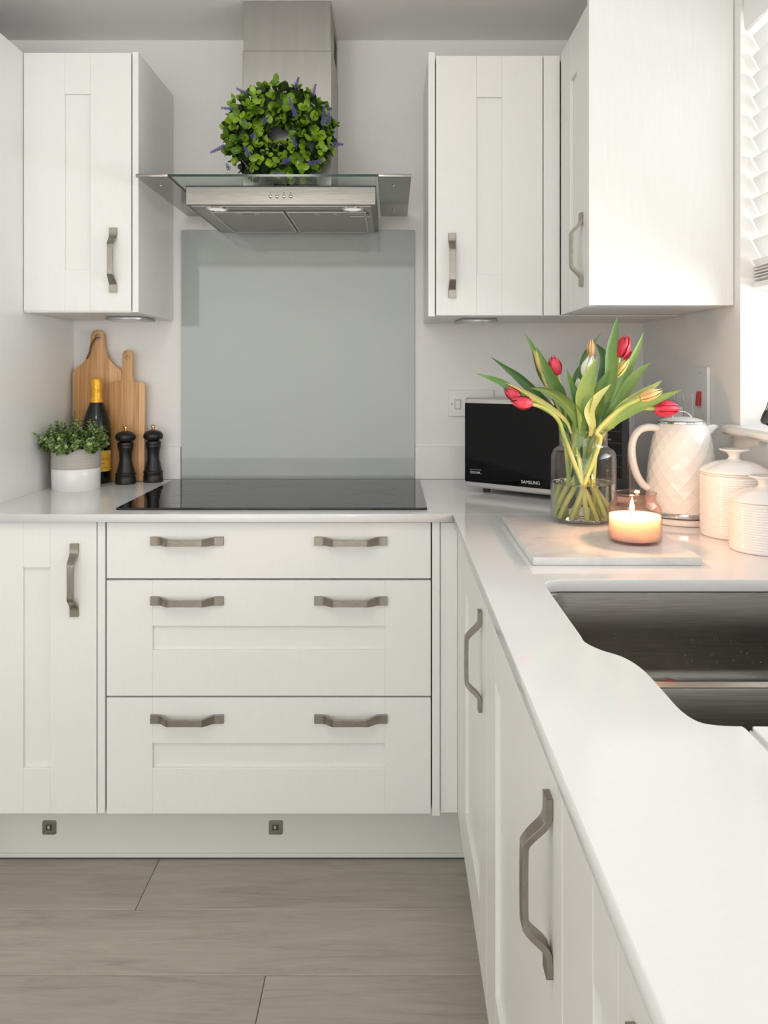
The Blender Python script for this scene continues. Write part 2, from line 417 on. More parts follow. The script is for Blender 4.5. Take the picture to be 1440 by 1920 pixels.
fl_o = struct('floor', box(XL - .12, XR + .26, YF - .12, YB + .12, -.10, -.006), M['floor_joint'])
rows = []
y1 = 2.021 + .1975 * 2
k = 0
while y1 > YF:
    rows.append((y1 - .1975, y1, k)); y1 -= .1975; k += 1
for (ya, yb, k) in rows:
    off = {2: -0.591, 3: 0.31, 4: -0.260}.get(k, -0.9 + (k * 0.437) % 1.2)
    x = off - 1.215 * 2
    while x < XR:
        a, b = max(x, XL), min(x + 1.215, XR)
        if b - a > .02:
            obj('floor_plank', box(a + .0006, b - .0006, max(ya, YF) + .0006, yb - .0006, -.012, 0, .0012, 1), M['floor'], fl_o)
        x += 1.215

# window over the sink
win = struct('window_1', box(XR + .17, XR + .23, WY0, WY1, WZ0, WZ0 + .06), M['upvc'])
for a in ((WY0, WY0 + .05, WZ0 + .06, WZ1), (WY1 - .05, WY1, WZ0 + .06, WZ1), (WY0 + .05, WY1 - .05, WZ1 - .05, WZ1), (1.07, 1.12, WZ0 + .06, WZ1 - .05)):
    struct('window_frame', box(XR + .17, XR + .23, a[0], a[1], a[2], a[3], .004), M['upvc'], win)
for a in ((WY0 + .05, 1.07), (1.12, WY1 - .05)):
    struct('window_pane', box(XR + .198, XR + .202, a[0], a[1], WZ0 + .06, WZ1 - .05), M['pane'], win)
# bull-nosed sill: section in x-z swept along y
sec = [(XR + .165, 1.112), (.79, 1.112), (.781, 1.1105), (.776, 1.105), (.775, 1.0995), (.776, 1.094), (.781, 1.0885), (.79, 1.087), (XR - .0005, 1.087)]
bm = bmesh.new()
def sweep_y(bm, sec, ya, yb):
    A = [bm.verts.new((x, ya, z)) for x, z in sec]; B = [bm.verts.new((x, yb, z)) for x, z in sec]
    n = len(sec)
    for i in range(n): bm.faces.new((A[i], A[(i + 1) % n], B[(i + 1) % n], B[i]))
    bm.faces.new(A); bm.faces.new(list(reversed(B)))
sweep_y(bm, [(XR - .0005, 1.112)] + sec[1:], .30, 1.873)
bx(bm, XR - .0005, XR + .17, WY0, WY1, 1.0872, 1.112)
s = struct('window_sill', bm, M['sill'], win, auto=25)

# garden doors behind the camera (seen only in reflections)
gd = struct('door_1', box(XR + .15, XR + .21, GY0, GY1, 0, .05), M['upvc'])
for a in ((GY0, GY0 + .07, .05, GZ), (GY1 - .07, GY1, .05, GZ), (GY0 + .07, GY1 - .07, GZ - .07, GZ), (-1.50, -1.40, .05, GZ - .07)):
    struct('door_frame', box(XR + .15, XR + .21, a[0], a[1], a[2], a[3], .004), M['upvc'], gd)

# venetian blind in the window reveal
bl = thing('venetian_blind', 'white wooden venetian blind hanging in the window on the right', 'blind', (0, 0, 1.42))
def loc_z(bm, z): return xform(bm, Matrix.Translation((0, 0, -z)))
BY0, BY1 = .40, 1.8355
secv = [(.812, 2.022), (.8195, 2.0205), (.822, 2.03), (.822, 2.105), (.815, 2.118), (.810, 2.10), (.808, 2.07), (.809, 2.04)]
bm = bmesh.new(); sweep_y(bm, secv, BY0, 1.829); obj('valance', loc_z(bm, 1.42), M['blind'], bl, auto=40)
obj('head_rail', loc_z(box(.834, .885, BY0, BY1, 2.055, 2.12, .002), 1.42), M['blind'], bl)
me_slat = None
z = 2.014
tilt = math.radians(62)
while z > 1.49:
    if me_slat is None:
        bm = box(-.028, .028, BY0, BY1, -.0014, .0014, .0009, 1)
        xform(bm, Matrix.Rotation(tilt, 4, 'Y')); s = obj('slat', bm, M['slat'], bl); me_slat = s.data
    else: s = mesh_obj('slat', me_slat, None, bl)
    s.location = (.8455, 0, z - .025 - 1.42); z -= .0473
for k in range(5):
    bm = box(-.026, .026, BY0, BY1, -.0014, .0014, .0009, 1)
    obj('slat', xform(bm, Matrix.Rotation(math.radians(12), 4, 'Y')), M['blind'], bl, loc=(.8585 + .0008 * (k % 2), 0, .024 + .0072 * k))
bm = box(-.0265, .0265, BY0, BY1, -.007, .007, .003, 2)
obj('bottom_rail', xform(bm, Matrix.Rotation(math.radians(12), 4, 'Y')), M['blind'], bl, loc=(.8585, 0, .010))
for y in (1.70, 1.10, .52):
    obj('ladder_cord', tube(bmesh.new(), [(.8285, y, .03), (.8285, y, .66)], .0008, 6), M['white_plastic'], bl)
for (y, zt, zb) in ((1.575, .64, .252), (1.60, .64, .205)):
    obj('pull_cord', tube(bmesh.new(), [(.805, y, zb), (.8035, y, zt)], .0009, 6), M['white_plastic'], bl)
    obj('cord_toggle', lathe([(0, zb - .026), (.0055, zb - .025), (.007, zb - .02), (.0055, zb - .004), (.003, zb), (0, zb)], 14), M['silver'], bl, loc=(.805, y, 0), smooth=True)


# ------------------------------------------------------------------ handles, doors, cabinets
def handle_mesh():
    base = [(-.0895, .0030), (-.070, .0034), (-.061, .0075), (-.050, .0190), (-.0425, .0253), (-.036, .0268), (0, .0272)]
    pts = base + [(-s, p) for s, p in reversed(base[:-1])]
    cs = spline([Vector((a, b, 0)) for a, b in pts], 4)
    bm = bmesh.new(); rings = []
    for i, c in enumerate(cs):
        t = (cs[min(i + 1, len(cs) - 1)] - cs[max(i - 1, 0)]).normalized(); nn = Vector((-t.y, t.x, 0))
        u = abs(c.x) / .0895; w = .0078 + .0028 * min(1, max(0, (u - .35) / .45)); th = .0029
        # s along x, protrusion along -y, width along z
        ring = []
        for a, b in ((-w, -th), (-w + .0005, -th - .0005), (w - .0005, -th - .0005), (w, -th), (w, th), (w - .0005, th + .0005), (-w + .0005, th + .0005), (-w, th)):
            q = c + nn * b; ring.append(bm.verts.new((q.x, -q.y, a)))
        rings.append(ring)
    for a, b in zip(rings, rings[1:]):
        for k in range(8): bm.faces.new((a[k], a[(k + 1) % 8], b[(k + 1) % 8], b[k]))
    bm.faces.new(rings[0]); bm.faces.new(list(reversed(rings[-1])))
    bmesh.ops.translate(bm, verts=bm.verts, vec=(0, -.0006, 0))
    bmesh.ops.recalc_face_normals(bm, faces=bm.faces)
    for f in bm.faces: f.smooth = True
    for e in bm.edges:
        if len(e.link_faces) == 2 and e.calc_face_angle(0) > math.radians(24): e.smooth = False
    me = bpy.data.meshes.new('handle'); bm.to_mesh(me); bm.free(); me.materials.append(M['nickel'])
    return me


HM = handle_mesh()


def handle(parent, x, z, vert):
    return mesh_obj('handle', HM, None, parent, (x, 0, z), (0, PI / 2 if vert else 0, 0))


R_ = .0085


def shaker(parent, kind, x0, x1, z0, z1, stile, rail, handles, mt=None):
    """door or drawer front: slab with recessed panel, stiles and rails laid on it, handles; front face at y=0"""
    mt = mt or M['door']
    w, h = x1 - x0, z1 - z0
    d = obj(kind, box(0, w, R_, .020, 0, h, .0008, 1), mt, parent, loc=(x0, 0, z0))
    b = .0011
    for a, c in ((0, stile), (w - stile, w)): obj('stile', box(a, c, 0, R_ + .0003, 0, h, b, 2), mt, d)
    for a, c in ((0, rail), (h - rail, h)): obj('rail', box(stile, w - stile, 0.0002, R_ + .0003, a, c, b, 2), mt, d)
    for (hx, hz, v) in handles: handle(d, hx - x0, hz - z0, v)
    return d


def carcass(parent, w, depth, h, z0=0.0, x0=0.0):
    return obj('carcass', box(x0, x0 + w, .0235, depth, z0 + .002, z0 + h), M['carcass'], parent)


# tall housing on the left, only its end panel is in the picture
t = thing('tall_cabinet', 'tall white cabinet at the left edge, its plain end panel beside the worktop', 'cabinet', (-1.624, 1.95, 0))
obj('side_panel', box(.582, .600, -.002, .602, 0, 2.12, .0008, 1), M['panel'], t)
obj('carcass', box(0, .5815, .0235, .600, .15, 2.118), M['carcass'], t)
shaker(t, 'door', .003, .579, .153, .865, .112, .114, [(.52, .72, True)])
shaker(t, 'door', .003, .579, .869, 2.117, .112, .114, [(.52, 1.1, True)])
obj('plinth', box(0, .5815, .067, .083, 0, .148), M['plinth'], t)

ZD0, ZD1 = .150, .8660
BD = .590 + .0
# base cabinet left of the drawers
t = thing('base_cabinet', 'white base cabinet with narrow recessed door left of the drawers', 'cabinet', (-1.0225, 1.95, .15))
carcass(t, .2965, BD, .714)
shaker(t, 'door', .0005, .2955, 0, ZD1 - .15, .1145, .112, [(.2955 - .053, 1.238 - (1087 - 695) * 1.95 / F - .15, True)])

# wide drawer unit under the hob
t = thing('drawer_unit', 'wide white three-drawer unit under the hob', 'drawers', (-.7245, 1.95, .15))
obj('end_post', box(0, .0185, -.0005, BD, .001, .717, .0008, 1), M['door'], t)
carcass(t, .800, BD, .714, x0=.0205)
X0, X1 = .0225, .8185
hxs = (.1795 - .0015, .1795 + .4025)
z_of = lambda py: 1.238 - (py - 695) * 1.95 / F - .15
d = obj('drawer', box(0, X1 - X0, 0, .020, 0, z_of(979.5) - z_of(1084.8), .0015, 2), M['door'], t, loc=(X0, 0, z_of(1084.8)))
hx = [(351.5 - 736) * 1.95 / F + .7245, (658 - 736) * 1.95 / F + .7245]
for q in hx: handle(d, q - X0, z_of(1014) - z_of(1084.8), False)
for top, bot, hp in ((1088.2, 1305, 1126), (1308.2, 1526, 1347)):
    shaker(t, 'drawer', X0, X1, z_of(bot), z_of(top), .1125, .1125, [(q, z_of(hp), False) for q in hx])
obj('end_post', box(.8215, .8405, -.0035, BD, -.004, .717, .0008, 1), M['door'], t)

# corner unit: the filler right of the drawers and its return on the sink run
t = thing('corner_cabinet', 'plain white corner filler between the drawers and the sink run', 'cabinet', (.1170, 1.95, .15))
obj('filler_panel', box(.0005, .0425, .004, .022, 0, .714, .0008, 1), M['door'], t)
obj('return_panel', box(.0428, .062, -.0865, .021, 0, .714, .0008, 1), M['door'], t)
obj('carcass', box(.0645, .670, -.086, BD, .002, .714), M['carcass'], t)

# plinths
t = thing('plinth', 'white plinth board under the drawers, resting on the floor', 'plinth', (-1.022, 2.017, 0))
obj('board', box(0, 1.24, 0, .016, .001, .1485, .0005, 1), M['plinth'], t)
obj('seal_strip', box(0, 1.205, -.006, -.0003, .004, .014, .0012, 1), M['plinth'], t)
obj('dark_gap', box(0, 1.205, -.0035, -.0005, .0003, .0035), M['gap'], t)
for x, lb in (((92.5 - 736) * 2.015 / F, 'square brushed plinth light below the narrow cabinet door'), ((517 - 736) * 2.015 / F, 'square brushed plinth light below the middle of the drawers')):
    q = thing('plinth_light', lb, 'light', (x, 2.0168, 1.238 - (1551.5 - 695) * 2.015 / F), group='square plinth lights')
    rr = lambda w: rrect(-w, w, -w, w, w * .22, 4)
    obj('bezel', xform(slab([rr(.0172), rrect(-.007, .007, -.007, .007, .001, 2)], .004, .0008), Matrix.Rotation(PI / 2, 4, 'X')), M['nickel'], q)
    obj('lens', box(-.0068, .0068, -.002, -.0005, -.0068, .0068), M['gap'], q)
    obj('diode', box(-.0045, .001, -.0032, -.002, -.004, .0045), M['greyprint'], q)
t = tag(obj('plinth', box(.225, .241, -.45, 2.016, 0, .1485), M['plinth']), 'white plinth board set back beneath the sink run doors', 'plinth')

# sink run: faces -x; local x runs towards the camera
RXF = .160
ROT = -PI / 2
def run_cab(label, yfar, ynear, stile, handles, cat='cabinet', hollow=False):
    t = thing('base_cabinet', label, cat, (RXF, yfar, .15), ROT)
    w = yfar - ynear
    if hollow:                                  # open-topped box so that the sink bowls hang inside
        bm = bmesh.new()
        for c in ((0, .018, .0235, .62, .002, .714), (w - .018, w, .0235, .62, .002, .714), (.018, w - .018, .0235, .62, .002, .020), (.018, w - .018, .612, .62, .02, .714)): bx(bm, *c)
        obj('carcass', bm, M['carcass'], t)
    else: carcass(t, w, .62, .714)
    shaker(t, 'door', .0015, w - .0015, 0, .715, stile, .114, [(x, zz - .15, True) for x, zz in handles])
    return t
run_cab('white cabinet door on the sink run nearest the corner, small handle upright', 1.861, 1.350, .112, [(1.861 - 1.425, .718)])
run_cab('white cabinet under the sink, its long handle nearest the worktop edge', 1.349, .749, .112, [(1.349 - .800, .7215)], hollow=True)
run_cab('white cabinet at the bottom edge, only its handle top and panel corner showing', .748, .450, .112, [(.748 - .513, .7195)])

# wall cabinet left of the hood
t = thing('wall_cabinet', 'white single-door wall cabinet left of the extractor hood', 'cabinet', (-1.0225, 2.2, 1.4035))
shaker(t, 'door', .0005, .2985, 0, .7155, .1135, .1145, [((213 - 736) * 2.2 / F + 1.0225, 1.238 + (695 - 487) * 2.19 / F - 1.4035, True)])
obj('carcass', box(.0, .2995, .0235, .350, .004, .712), M['carcass'], t)
obj('base_board', box(.0, .2995, .004, .350, -.004, .0036, .0005, 1), M['door'], t)
obj('side_panel', box(.302, .319, -.001, .3505, -.004, .7175, .0008, 1), M['panel'], t)
obj('top_board', box(.0, .2995, .0235, .350, .7125, .7165), M['door'], t)
# wall cabinet right of the hood with corner filler
t = thing('wall_cabinet', 'white single-door wall cabinet right of the extractor hood', 'cabinet', (.099, 2.2, 1.391))
obj('side_panel', box(0, .0185, -.002, .3505, -.003, .729, .0008, 1), M['panel'], t)
shaker(t, 'door', .0215, .3170, 0, .7195, .1125, .1145, [((847.5 - 736) * 2.2 / F - .099, 1.238 + (695 - 497) * 2.19 / F - 1.391, True)])
obj('carcass', box(.0205, .319, .0235, .350, .004, .712), M['carcass'], t)
obj('base_board', box(.0195, .704, .0205, .350, -.0005, .0035, .0005, 1), M['door'], t)
obj('top_board', box(.0195, .664, .0235, .350, .7125, .7195), M['door'], t)
obj('corner_filler', box(.3195, .3645, -.001, .018, 0, .7195, .0008, 1), M['door'], t)
# cabinet on the right wall: door faces -x, big end panel faces the camera
t = thing('wall_cabinet', 'white wall cabinet on the right wall with large plain end panel', 'cabinet', (.4640, 2.1985, 1.391), ROT)
shaker(t, 'door', .011, .3085, 0, .7195, .1125, .1145, [(2.1985 - 1.942, 1.238 + (695 - 467) * 1.93 / F - 1.391, True)])
obj('end_panel', box(.3105, .3285, -.0015, .3395, 0.001, .728, .0008, 1), M['panel'], t)
obj('carcass', box(.012, .3100, .0235, .3395, .005, .7185), M['carcass'], t)
obj('base_board', box(.012, .3103, .0205, .3395, .0015, .0048), M['door'], t)
obj('top_board', box(.012, .3103, .0235, .3395, .7186, .7225), M['door'], t)
# under-cabinet lamps
for (cx, cy, zz, lb) in ((-.800, 2.41, 1.3985, 'flat wedge lamp under the wall cabinet left of the hood'), (.254, 2.37, 1.3895, 'flat wedge lamp under the wall cabinet right of the hood')):
    q = thing('under_cabinet_lamp', lb, 'lamp', (cx, cy, zz - .010), group='under-cabinet lamps')
    obj('housing', slab([[(-.05, -.06), (.05, -.06), (.065, .05), (-.065, .05)]], .0098, .0008), M['silver'], q)
    obj('diffuser', slab([[(-.035, -.045), (.035, -.045), (.048, .035), (-.048, .035)]], .001, 0), M['white_plastic'], q, loc=(0, 0, -.0011))

# ------------------------------------------------------------------ worktops, upstands, splashback, sink
ZT = .890
YW = 1.9265
wt = slab([[(-1.0235, YW), (.1455, YW), (.1455, YW + .0001), (.7925, YW + .0001), (.7925, 2.5395), (-1.0235, 2.5395)]], .020, .0012)
o = tag(obj('worktop', wt, M['quartz'], loc=(0, 0, .870)), 'white quartz worktop under the hob along the back wall', 'worktop')
scurve = spline([(.2475, 1.045, 0), (.2475, 1.018, 0), (.260, .991, 0), (.281, .965, 0), (.292, .925, 0), (.2943, .870, 0), (.2958, .815, 0), (.3044, .7876, 0), (.3226, .7797, 0), (.3415, .778, 0)], 5)
cut = [(p.x, p.y) for p in scurve]
for gx in (.3475, .3975, .4475, .4975):
    cut += [(gx - .0045, .777), (gx - .0035, .772), (gx - .0035, .36), (gx + .0035, .36), (gx + .0035, .772), (gx + .0045, .777), (gx + .006, .778)]
cut += [(.640, .778)] + [(.640 + .03 * math.sin(a), .808 - .03 * math.cos(a)) for a in (.3, .6, .9, 1.2, PI / 2)]
cut += [(.670, 1.285)] + [(.635 + .035 * math.cos(a), 1.287 + .035 * math.sin(a)) for a in (.3, .6, .9, 1.2, PI / 2)]
cut += [(.283 - .0355 * math.sin(a), 1.287 + .035 * math.cos(a)) for a in (0, .3, .6, .9, 1.2, PI / 2)]
wt = slab([[(.1455, -.45), (.8035, -.45), (.8035, YW - .0004), (.1455, YW - .0004)], cut], .020, .0012)
o = tag(obj('worktop', wt, M['quartz'], loc=(0, 0, .870)), 'white quartz worktop of the sink run along the window', 'worktop')
for gx in (.3475, .3975, .4475, .4975):
    bm = bmesh.new(); A = []; B = []
    for k in range(7):
        a = PI * k / 6; x = gx - .0042 * math.cos(a); z = .0195 - .0055 * math.sin(a) if 0 < k < 6 else .0150
        z = min(z, .0185)
        A.append(bm.verts.new((x, .358, z))); B.append(bm.verts.new((x, .7785, z - .001)))
    for k in range(6): bm.faces.new((A[k], A[k + 1], B[k + 1], B[k]))
    obj('drainer_groove', bm, M['upstand'], o, smooth=True)

u = tag(obj('upstand', box(-1.0235, -.6785, 2.5398, 2.5515, ZT + .0003, .9945, .001, 1), M['upstand']), 'low white quartz upstand behind the pepper mills', 'upstand')
u = tag(obj('upstand', box(.0725, .7925, 2.5398, 2.5515, ZT + .0003, .9945, .001, 1), M['upstand']), 'low white quartz upstand behind the microwave', 'upstand')
u = tag(obj('upstand', box(.7930, .8045, 1.9, 2.5397, ZT + .0003, .9945, .001, 1), M['upstand']), 'low white quartz upstand on the right wall behind the kettle', 'upstand')
sp = thing('splashback', 'grey glass splashback on the wall behind the hob', 'splashback', (-.677, 2.5455, ZT))
obj('glass_panel', box(0, .7485, 0, .006, .0006, .798, .0008, 1), M['splash'], sp)

hb = thing('hob', 'black glass induction hob set on the white worktop', 'hob', (-.302, 2.24, ZT))
obj('glass_top', slab([rrect(-.3885, .3885, -.259, .259, .004, 3)], .0055, .0015), M['hob'], hb, loc=(0, 0, .0002))
bm = bmesh.new()
for (cx, cy, r) in ((-.24, .09, .09), (-.24, -.12, .075), (.24, .09, .075), (.24, -.12, .09), (0, .02, .11)):
    for rr_ in (r,):
        ring = lathe([(rr_ - .0006, 0), (rr_ + .0006, 0)], 48); xform(ring, Matrix.Translation((cx, cy, .0058)))
        me = bpy.data.meshes.new('tmp'); ring.to_mesh(me); bm.from_mesh(me); bpy.data.meshes.remove(me); ring.free()
obj('zone_marking', bm, mat('faint_marking', (.025, .025, .027), .2), hb)

# sink
sk = thing('sink', 'brushed steel undermount sink with one and a half bowls', 'sink', (.46, 1.05, .72))
def bowl(x0, x1, y0, y1, rs, zb, bm):
    prev = None
    for off, z, f in ((-.008, .8675, 1), (0, .8675, 1), (.0015, .865, 1), (.004, .80, 1), (.0065, zb + .016, 1), (.009, zb + .007, 1), (.015, zb + .001, 1), (.03, zb, 1)):
        lp = rrect(x0 + off, x1 - off, y0 + off, y1 - off, [max(r - off * .6, .01) for r in rs], 8)
        ring = [bm.verts.new((x - .46, y - 1.05, z - .72)) for x, y in lp]
        if prev:
            n = len(ring)
            for k in range(n): bm.faces.new((prev[k], prev[(k + 1) % n], ring[(k + 1) % n], ring[k]))
        prev = ring
    c = bm.verts.new(((x0 + x1) / 2 - .46, (y0 + y1) / 2 - 1.05, zb - .003 - .72)); n = len(prev)
    for k in range(n): bm.faces.new((prev[k], prev[(k + 1) % n], c))
bm = bmesh.new(); bowl(.2445, .672, .9415, 1.3255, (.085, .05, .045, .045), .727, bm)
obj('main_bowl', bm, M['sink'], sk, auto=50)
bm = bmesh.new(); bowl(.2905, .672, .775, .926, (.04, .04, .02, .02), .765, bm)
obj('half_bowl', bm, M['sink'], sk, auto=50)
fl2 = slab([rrect(.225, .690, .758, 1.343, .02), rrect(.2445, .672, .9415, 1.3255, (.085, .05, .045, .045), 8), rrect(.2905, .672, .775, .926, (.04, .04, .02, .02), 8)], .0012, 0)
obj('flange', xform(fl2, Matrix.Translation((-.46, -1.05, .1478))), M['steel'], sk)
for (cx, cy, zb, r) in ((.458, 1.1335, .7245, .045), (.481, .8505, .7625, .03)):
    obj('drain', lathe([(0, .0006), (r * .5, .0006), (r * .55, -.001), (r * .8, .002), (r, .0025), (r + .002, .0008), (r + .002, -.0005)], 32), M['chrome'], sk, loc=(cx - .46, cy - 1.05, zb - .72), smooth=True)
bm = bmesh.new()
for k in range(110):
    u_, v_ = random.random(), random.random() ** .7
    x = .27 + .39 * u_; z = .845 - .095 * v_
    r = random.uniform(.0006, .0014)
    dm = bmesh.ops.create_icosphere(bm, subdivisions=1, radius=r)
    yw = 1.3255 - (.0015 + (.865 - z) * .045)
    for v in dm['verts']: v.co = Vector((v.co.x + x - .46, v.co.y * .6 + yw - 1.05, v.co.z * 1.1 + z - .72))
obj('water_droplets', bm, M['water'], sk, smooth=True, kind='stuff')
# petal lying in the bowl
bm = bmesh.new()
for i in range(5):
    for j in range(4):
        u_, v_ = i / 4, j / 3
        bm.verts.new(((u_ - .5) * .022, (v_ - .5) * .010 * (0.35 + math.sin(PI * u_)), .002 + .005 * (v_ - .3) ** 2 * 3 + .002 * math.sin(5 * u_)))
bm.verts.ensure_lookup_table()
for i in range(4):
    for j in range(3): bm.faces.new([bm.verts[a] for a in (i * 4 + j, i * 4 + j + 1, i * 4 + j + 5, i * 4 + j + 4)])
tag(obj('petal', bm, mat('faded_petal', (.50, .13, .15), .5), loc=(.449, 1.288, .7275), rot=(.5, 0, .2), smooth=True), 'fallen red tulip petal lying in the sink bowl', 'petal')

# tap: its spray head just reaches into the frame
tp = thing('tap', 'dark chrome kitchen tap with ribbed spray head at the right edge', 'tap', (.722, 1.06, ZT))
obj('base', lathe([(0, 0), (.027, 0), (.027, .006), (.022, .012), (.020, .05), (.0155, .06), (.0155, .20), (0, .20)], 28), M['chrome'], tp, auto=30)
sp_pts = spline([(0, 0, .19), (0, 0, .33), (-.02, .015, .405), (-.065, .045, .435), (-.11, .078, .410), (-.135, .096, .355), (-.146, .104, .325)], 6)
obj('spout', tube(bmesh.new(), sp_pts, .0105, 14), M['darkchrome'], tp, smooth=True)
d0 = Vector((-.146, .104, .325)); d1 = Vector((-.1617, .114, .2655))
axis = (d1 - d0)
bm = lathe([(0, 0), (.0115, 0), (.0145, -.004), (.0155, -.012), (.0155, -.040), (.0170, -.046), (.0175, -.058), (.0150, -.0615), (0, -.0615)], 28)
sh = obj('spray_head', bm, M['darkchrome'], tp, loc=d0, auto=35); sh.rotation_euler = (-axis).to_track_quat('Z', 'Y').to_euler()
for k in range(10):
    a = 2 * PI * k / 10
    obj('rib', xform(box(-.0008, .0008, .0150, .0162, -.041, -.012, .0003, 1), Matrix.Rotation(a, 4, 'Z')), M['chrome'], sh)
obj('lever', tube(bmesh.new(), spline([(.015, -.012, .075), (.03, -.03, .08), (.045, -.06, .10)], 4), [.007] * 4 + [.006] * 4 + [.0045], 10), M['chrome'], tp, smooth=True)

# ------------------------------------------------------------------ extractor hood
GZ_ = 1.7335
hd = thing('extractor_hood', 'steel extractor hood with glass canopy and tall flue above the hob', 'extractor', (-.3045, YB, 1.682))
HX = -.3045
def L(bm): return xform(bm, Matrix.Translation((-HX, -YB, -1.682)))
# flue: lower and upper sleeve, vent slots on its side
obj('flue', L(box(-.4300, -.1750, 2.278, YB - .0003, GZ_ + .007, 2.155, .001, 1)), M['steel_flue'], hd)
fu = obj('upper_flue', L(box(-.4280, -.1770, 2.2805, YB - .0003, 2.1552, ZC - .0005, .001, 1)), M['steel_flue'], hd)
for k in range(9):
    obj('vent_slot', L(box(-.1772, -.1765, 2.40 + .012 * k, 2.407 + .012 * k, 2.185 + .0, 2.262, 0)), M['gap'], fu)
obj('screw', L(xform(lathe([(0, .003), (.003, .002), (.0035, 0), (0, 0)], 10), Matrix.Translation((-.177, 2.53, 2.262)) @ Matrix.Rotation(PI / 2, 4, 'Y'))), M['steel'], fu)
# canopy: glass between two steel end plates
gl = obj('glass_canopy', L(box(-.573, -.038, 2.031, YB - .004, GZ_ + .0005, GZ_ + .0065)), M['hoodglass'], hd)
obj('glass_edge', L(box(-.573, -.038, 2.0298, 2.0308, GZ_ + .0005, GZ_ + .0065)), M['glass_edge'], gl)
for a, b in ((-.657, -.5735), (-.0375, .0478)):
    bm = slab([rrect(a, b, 2.0285, YB - .006, .003, 3)], .008, .0012)
    q = obj('end_plate', L(xform(bm, Matrix.Translation((0, 0, GZ_ - .0005)))), M['hood_wing'], hd)
    cx = (a + b) / 2
    for y in (2.12, 2.45):
        obj('cap_screw', L(xform(lathe([(0, -.003), (.0025, -.0028), (.0042, -.001), (.0042, 0), (0, 0)], 12), Matrix.Translation((cx - .003, y, GZ_ - .0007)))), M['chrome'], q, smooth=True)
# motor box
B0, B1, BF = -.5535, -.0455, 2.127
obj('body', L(box(B0, B1, BF, YB - .0005, 1.682, GZ_ - .0003, .0012, 1)), M['hood_front'], hd)
obj('top_seal', L(box(B0 - .001, B1 + .001, BF - .0015, BF - .0001, GZ_ - .0035, GZ_ - .0003)), M['gap'], hd)
obj('underside_plate', L(box(B0 + .012, B1 - .012, BF + .012, YB - .012, 1.6795, 1.6818)), M['steel'], hd)
for a, b in ((B0 + .050, HX + .004), (HX + .010, B1 - .028)):
    q = obj('grease_filter', L(box(a, b, 2.195, 2.515, 1.6765, 1.6793, .001, 1)), M['filter'], hd)
    for c in ((a, b, 2.195, 2.201), (a, b, 2.509, 2.515), (a, a + .006, 2.201, 2.509), (b - .006, b, 2.201, 2.509)):
        obj('filter_rim', L(box(c[0], c[1], c[2], c[3], 1.6745, 1.6764, .0005, 1)), M['silver'], q)
    m_ = (a + b) / 2
    obj('latch', L(box(m_ - .034, m_ + .030, 2.203, 2.226, 1.6740, 1.6764, .0006, 1)), M['silver'], q)
    obj('latch_slot', L(box(m_ - .020, m_ + .018, 2.209, 2.215, 1.6735, 1.6739)), M['gap'], q)
obj('sticker', L(box(-.120, -.070 + .004, 2.232, 2.262, 1.6758, 1.6764)), M['white_plastic'], hd)
obj('sticker_band', L(box(-.120, -.070 + .004, 2.232, 2.247, 1.6753, 1.6757)), M['black_panel'], hd)
for x in (-.478, -.108):
    q = obj('spotlight', L(xform(lathe([(0, -.001), (.024, -.001), (.026, -.0035), (.029, -.003), (.031, 0), (0, 0)], 36), Matrix.Translation((x, 2.165, 1.6795)))), M['chrome'], hd, auto=30)
    obj('lens', L(xform(lathe([(0, -.0018), (.0235, -.0018), (.0235, -.0011), (0, -.0011)], 36), Matrix.Translation((x, 2.165, 1.6795)))), M['lamp_lens'], q)
for i, x in enumerate((507, 520, 532.5, 545)):
    X_ = (x - 736) * 2.127 / F
    obj('button', L(xform(lathe([(0, .0045), (.003, .004), (.0046, .002), (.0050, 0), (0, 0)], 16), Matrix.Translation((X_, BF - .0004, 1.238 + (695 - 368.5) * 2.127 / F)) @ Matrix.Rotation(PI / 2, 4, 'X'))), M['chrome'], hd, smooth=True)
    text(('0', '1', '2', '3')[i], .007, M['gap'], hd, (X_ - HX, BF - .0004 - YB, 1.238 + (695 - 363.5) * 2.127 / F - 1.682), align='CENTER', name='button_mark')


# ------------------------------------------------------------------ wreath
def leaf_bm(L_, W_, cup=.25, curl=.2, ns=6, fold=0.0):
    """small obovate leaf along +y, face +z"""
    bm = bmesh.new(); rows_ = []
    for i in range(ns + 1):
        t = i / ns
        w = W_ * .5 * (math.sin(PI * (t ** 1.15)) ** .62 if 0 < t < 1 else 0.0)
        y = L_ * t; z = curl * L_ * (t - .5) ** 2
        if w < 1e-5: rows_.append([bm.verts.new((0, y, z))])
        else: rows_.append([bm.verts.new((-w, y, z + cup * w)), bm.verts.new((0, y, z - fold * w)), bm.verts.new((w, y, z + cup * w))])
    for a, b in zip(rows_, rows_[1:]):
        if len(a) == 1: bm.faces.new((a[0], b[1], b[0])); bm.faces.new((a[0], b[2], b[1]))
        elif len(b) == 1: bm.faces.new((a[0], a[1], b[0])); bm.faces.new((a[1], a[2], b[0]))
        else: bm.faces.new((a[0], a[1], b[1], b[0])); bm.faces.new((a[1], a[2], b[2], b[1]))
    for f in bm.faces: f.smooth = True
    return bm


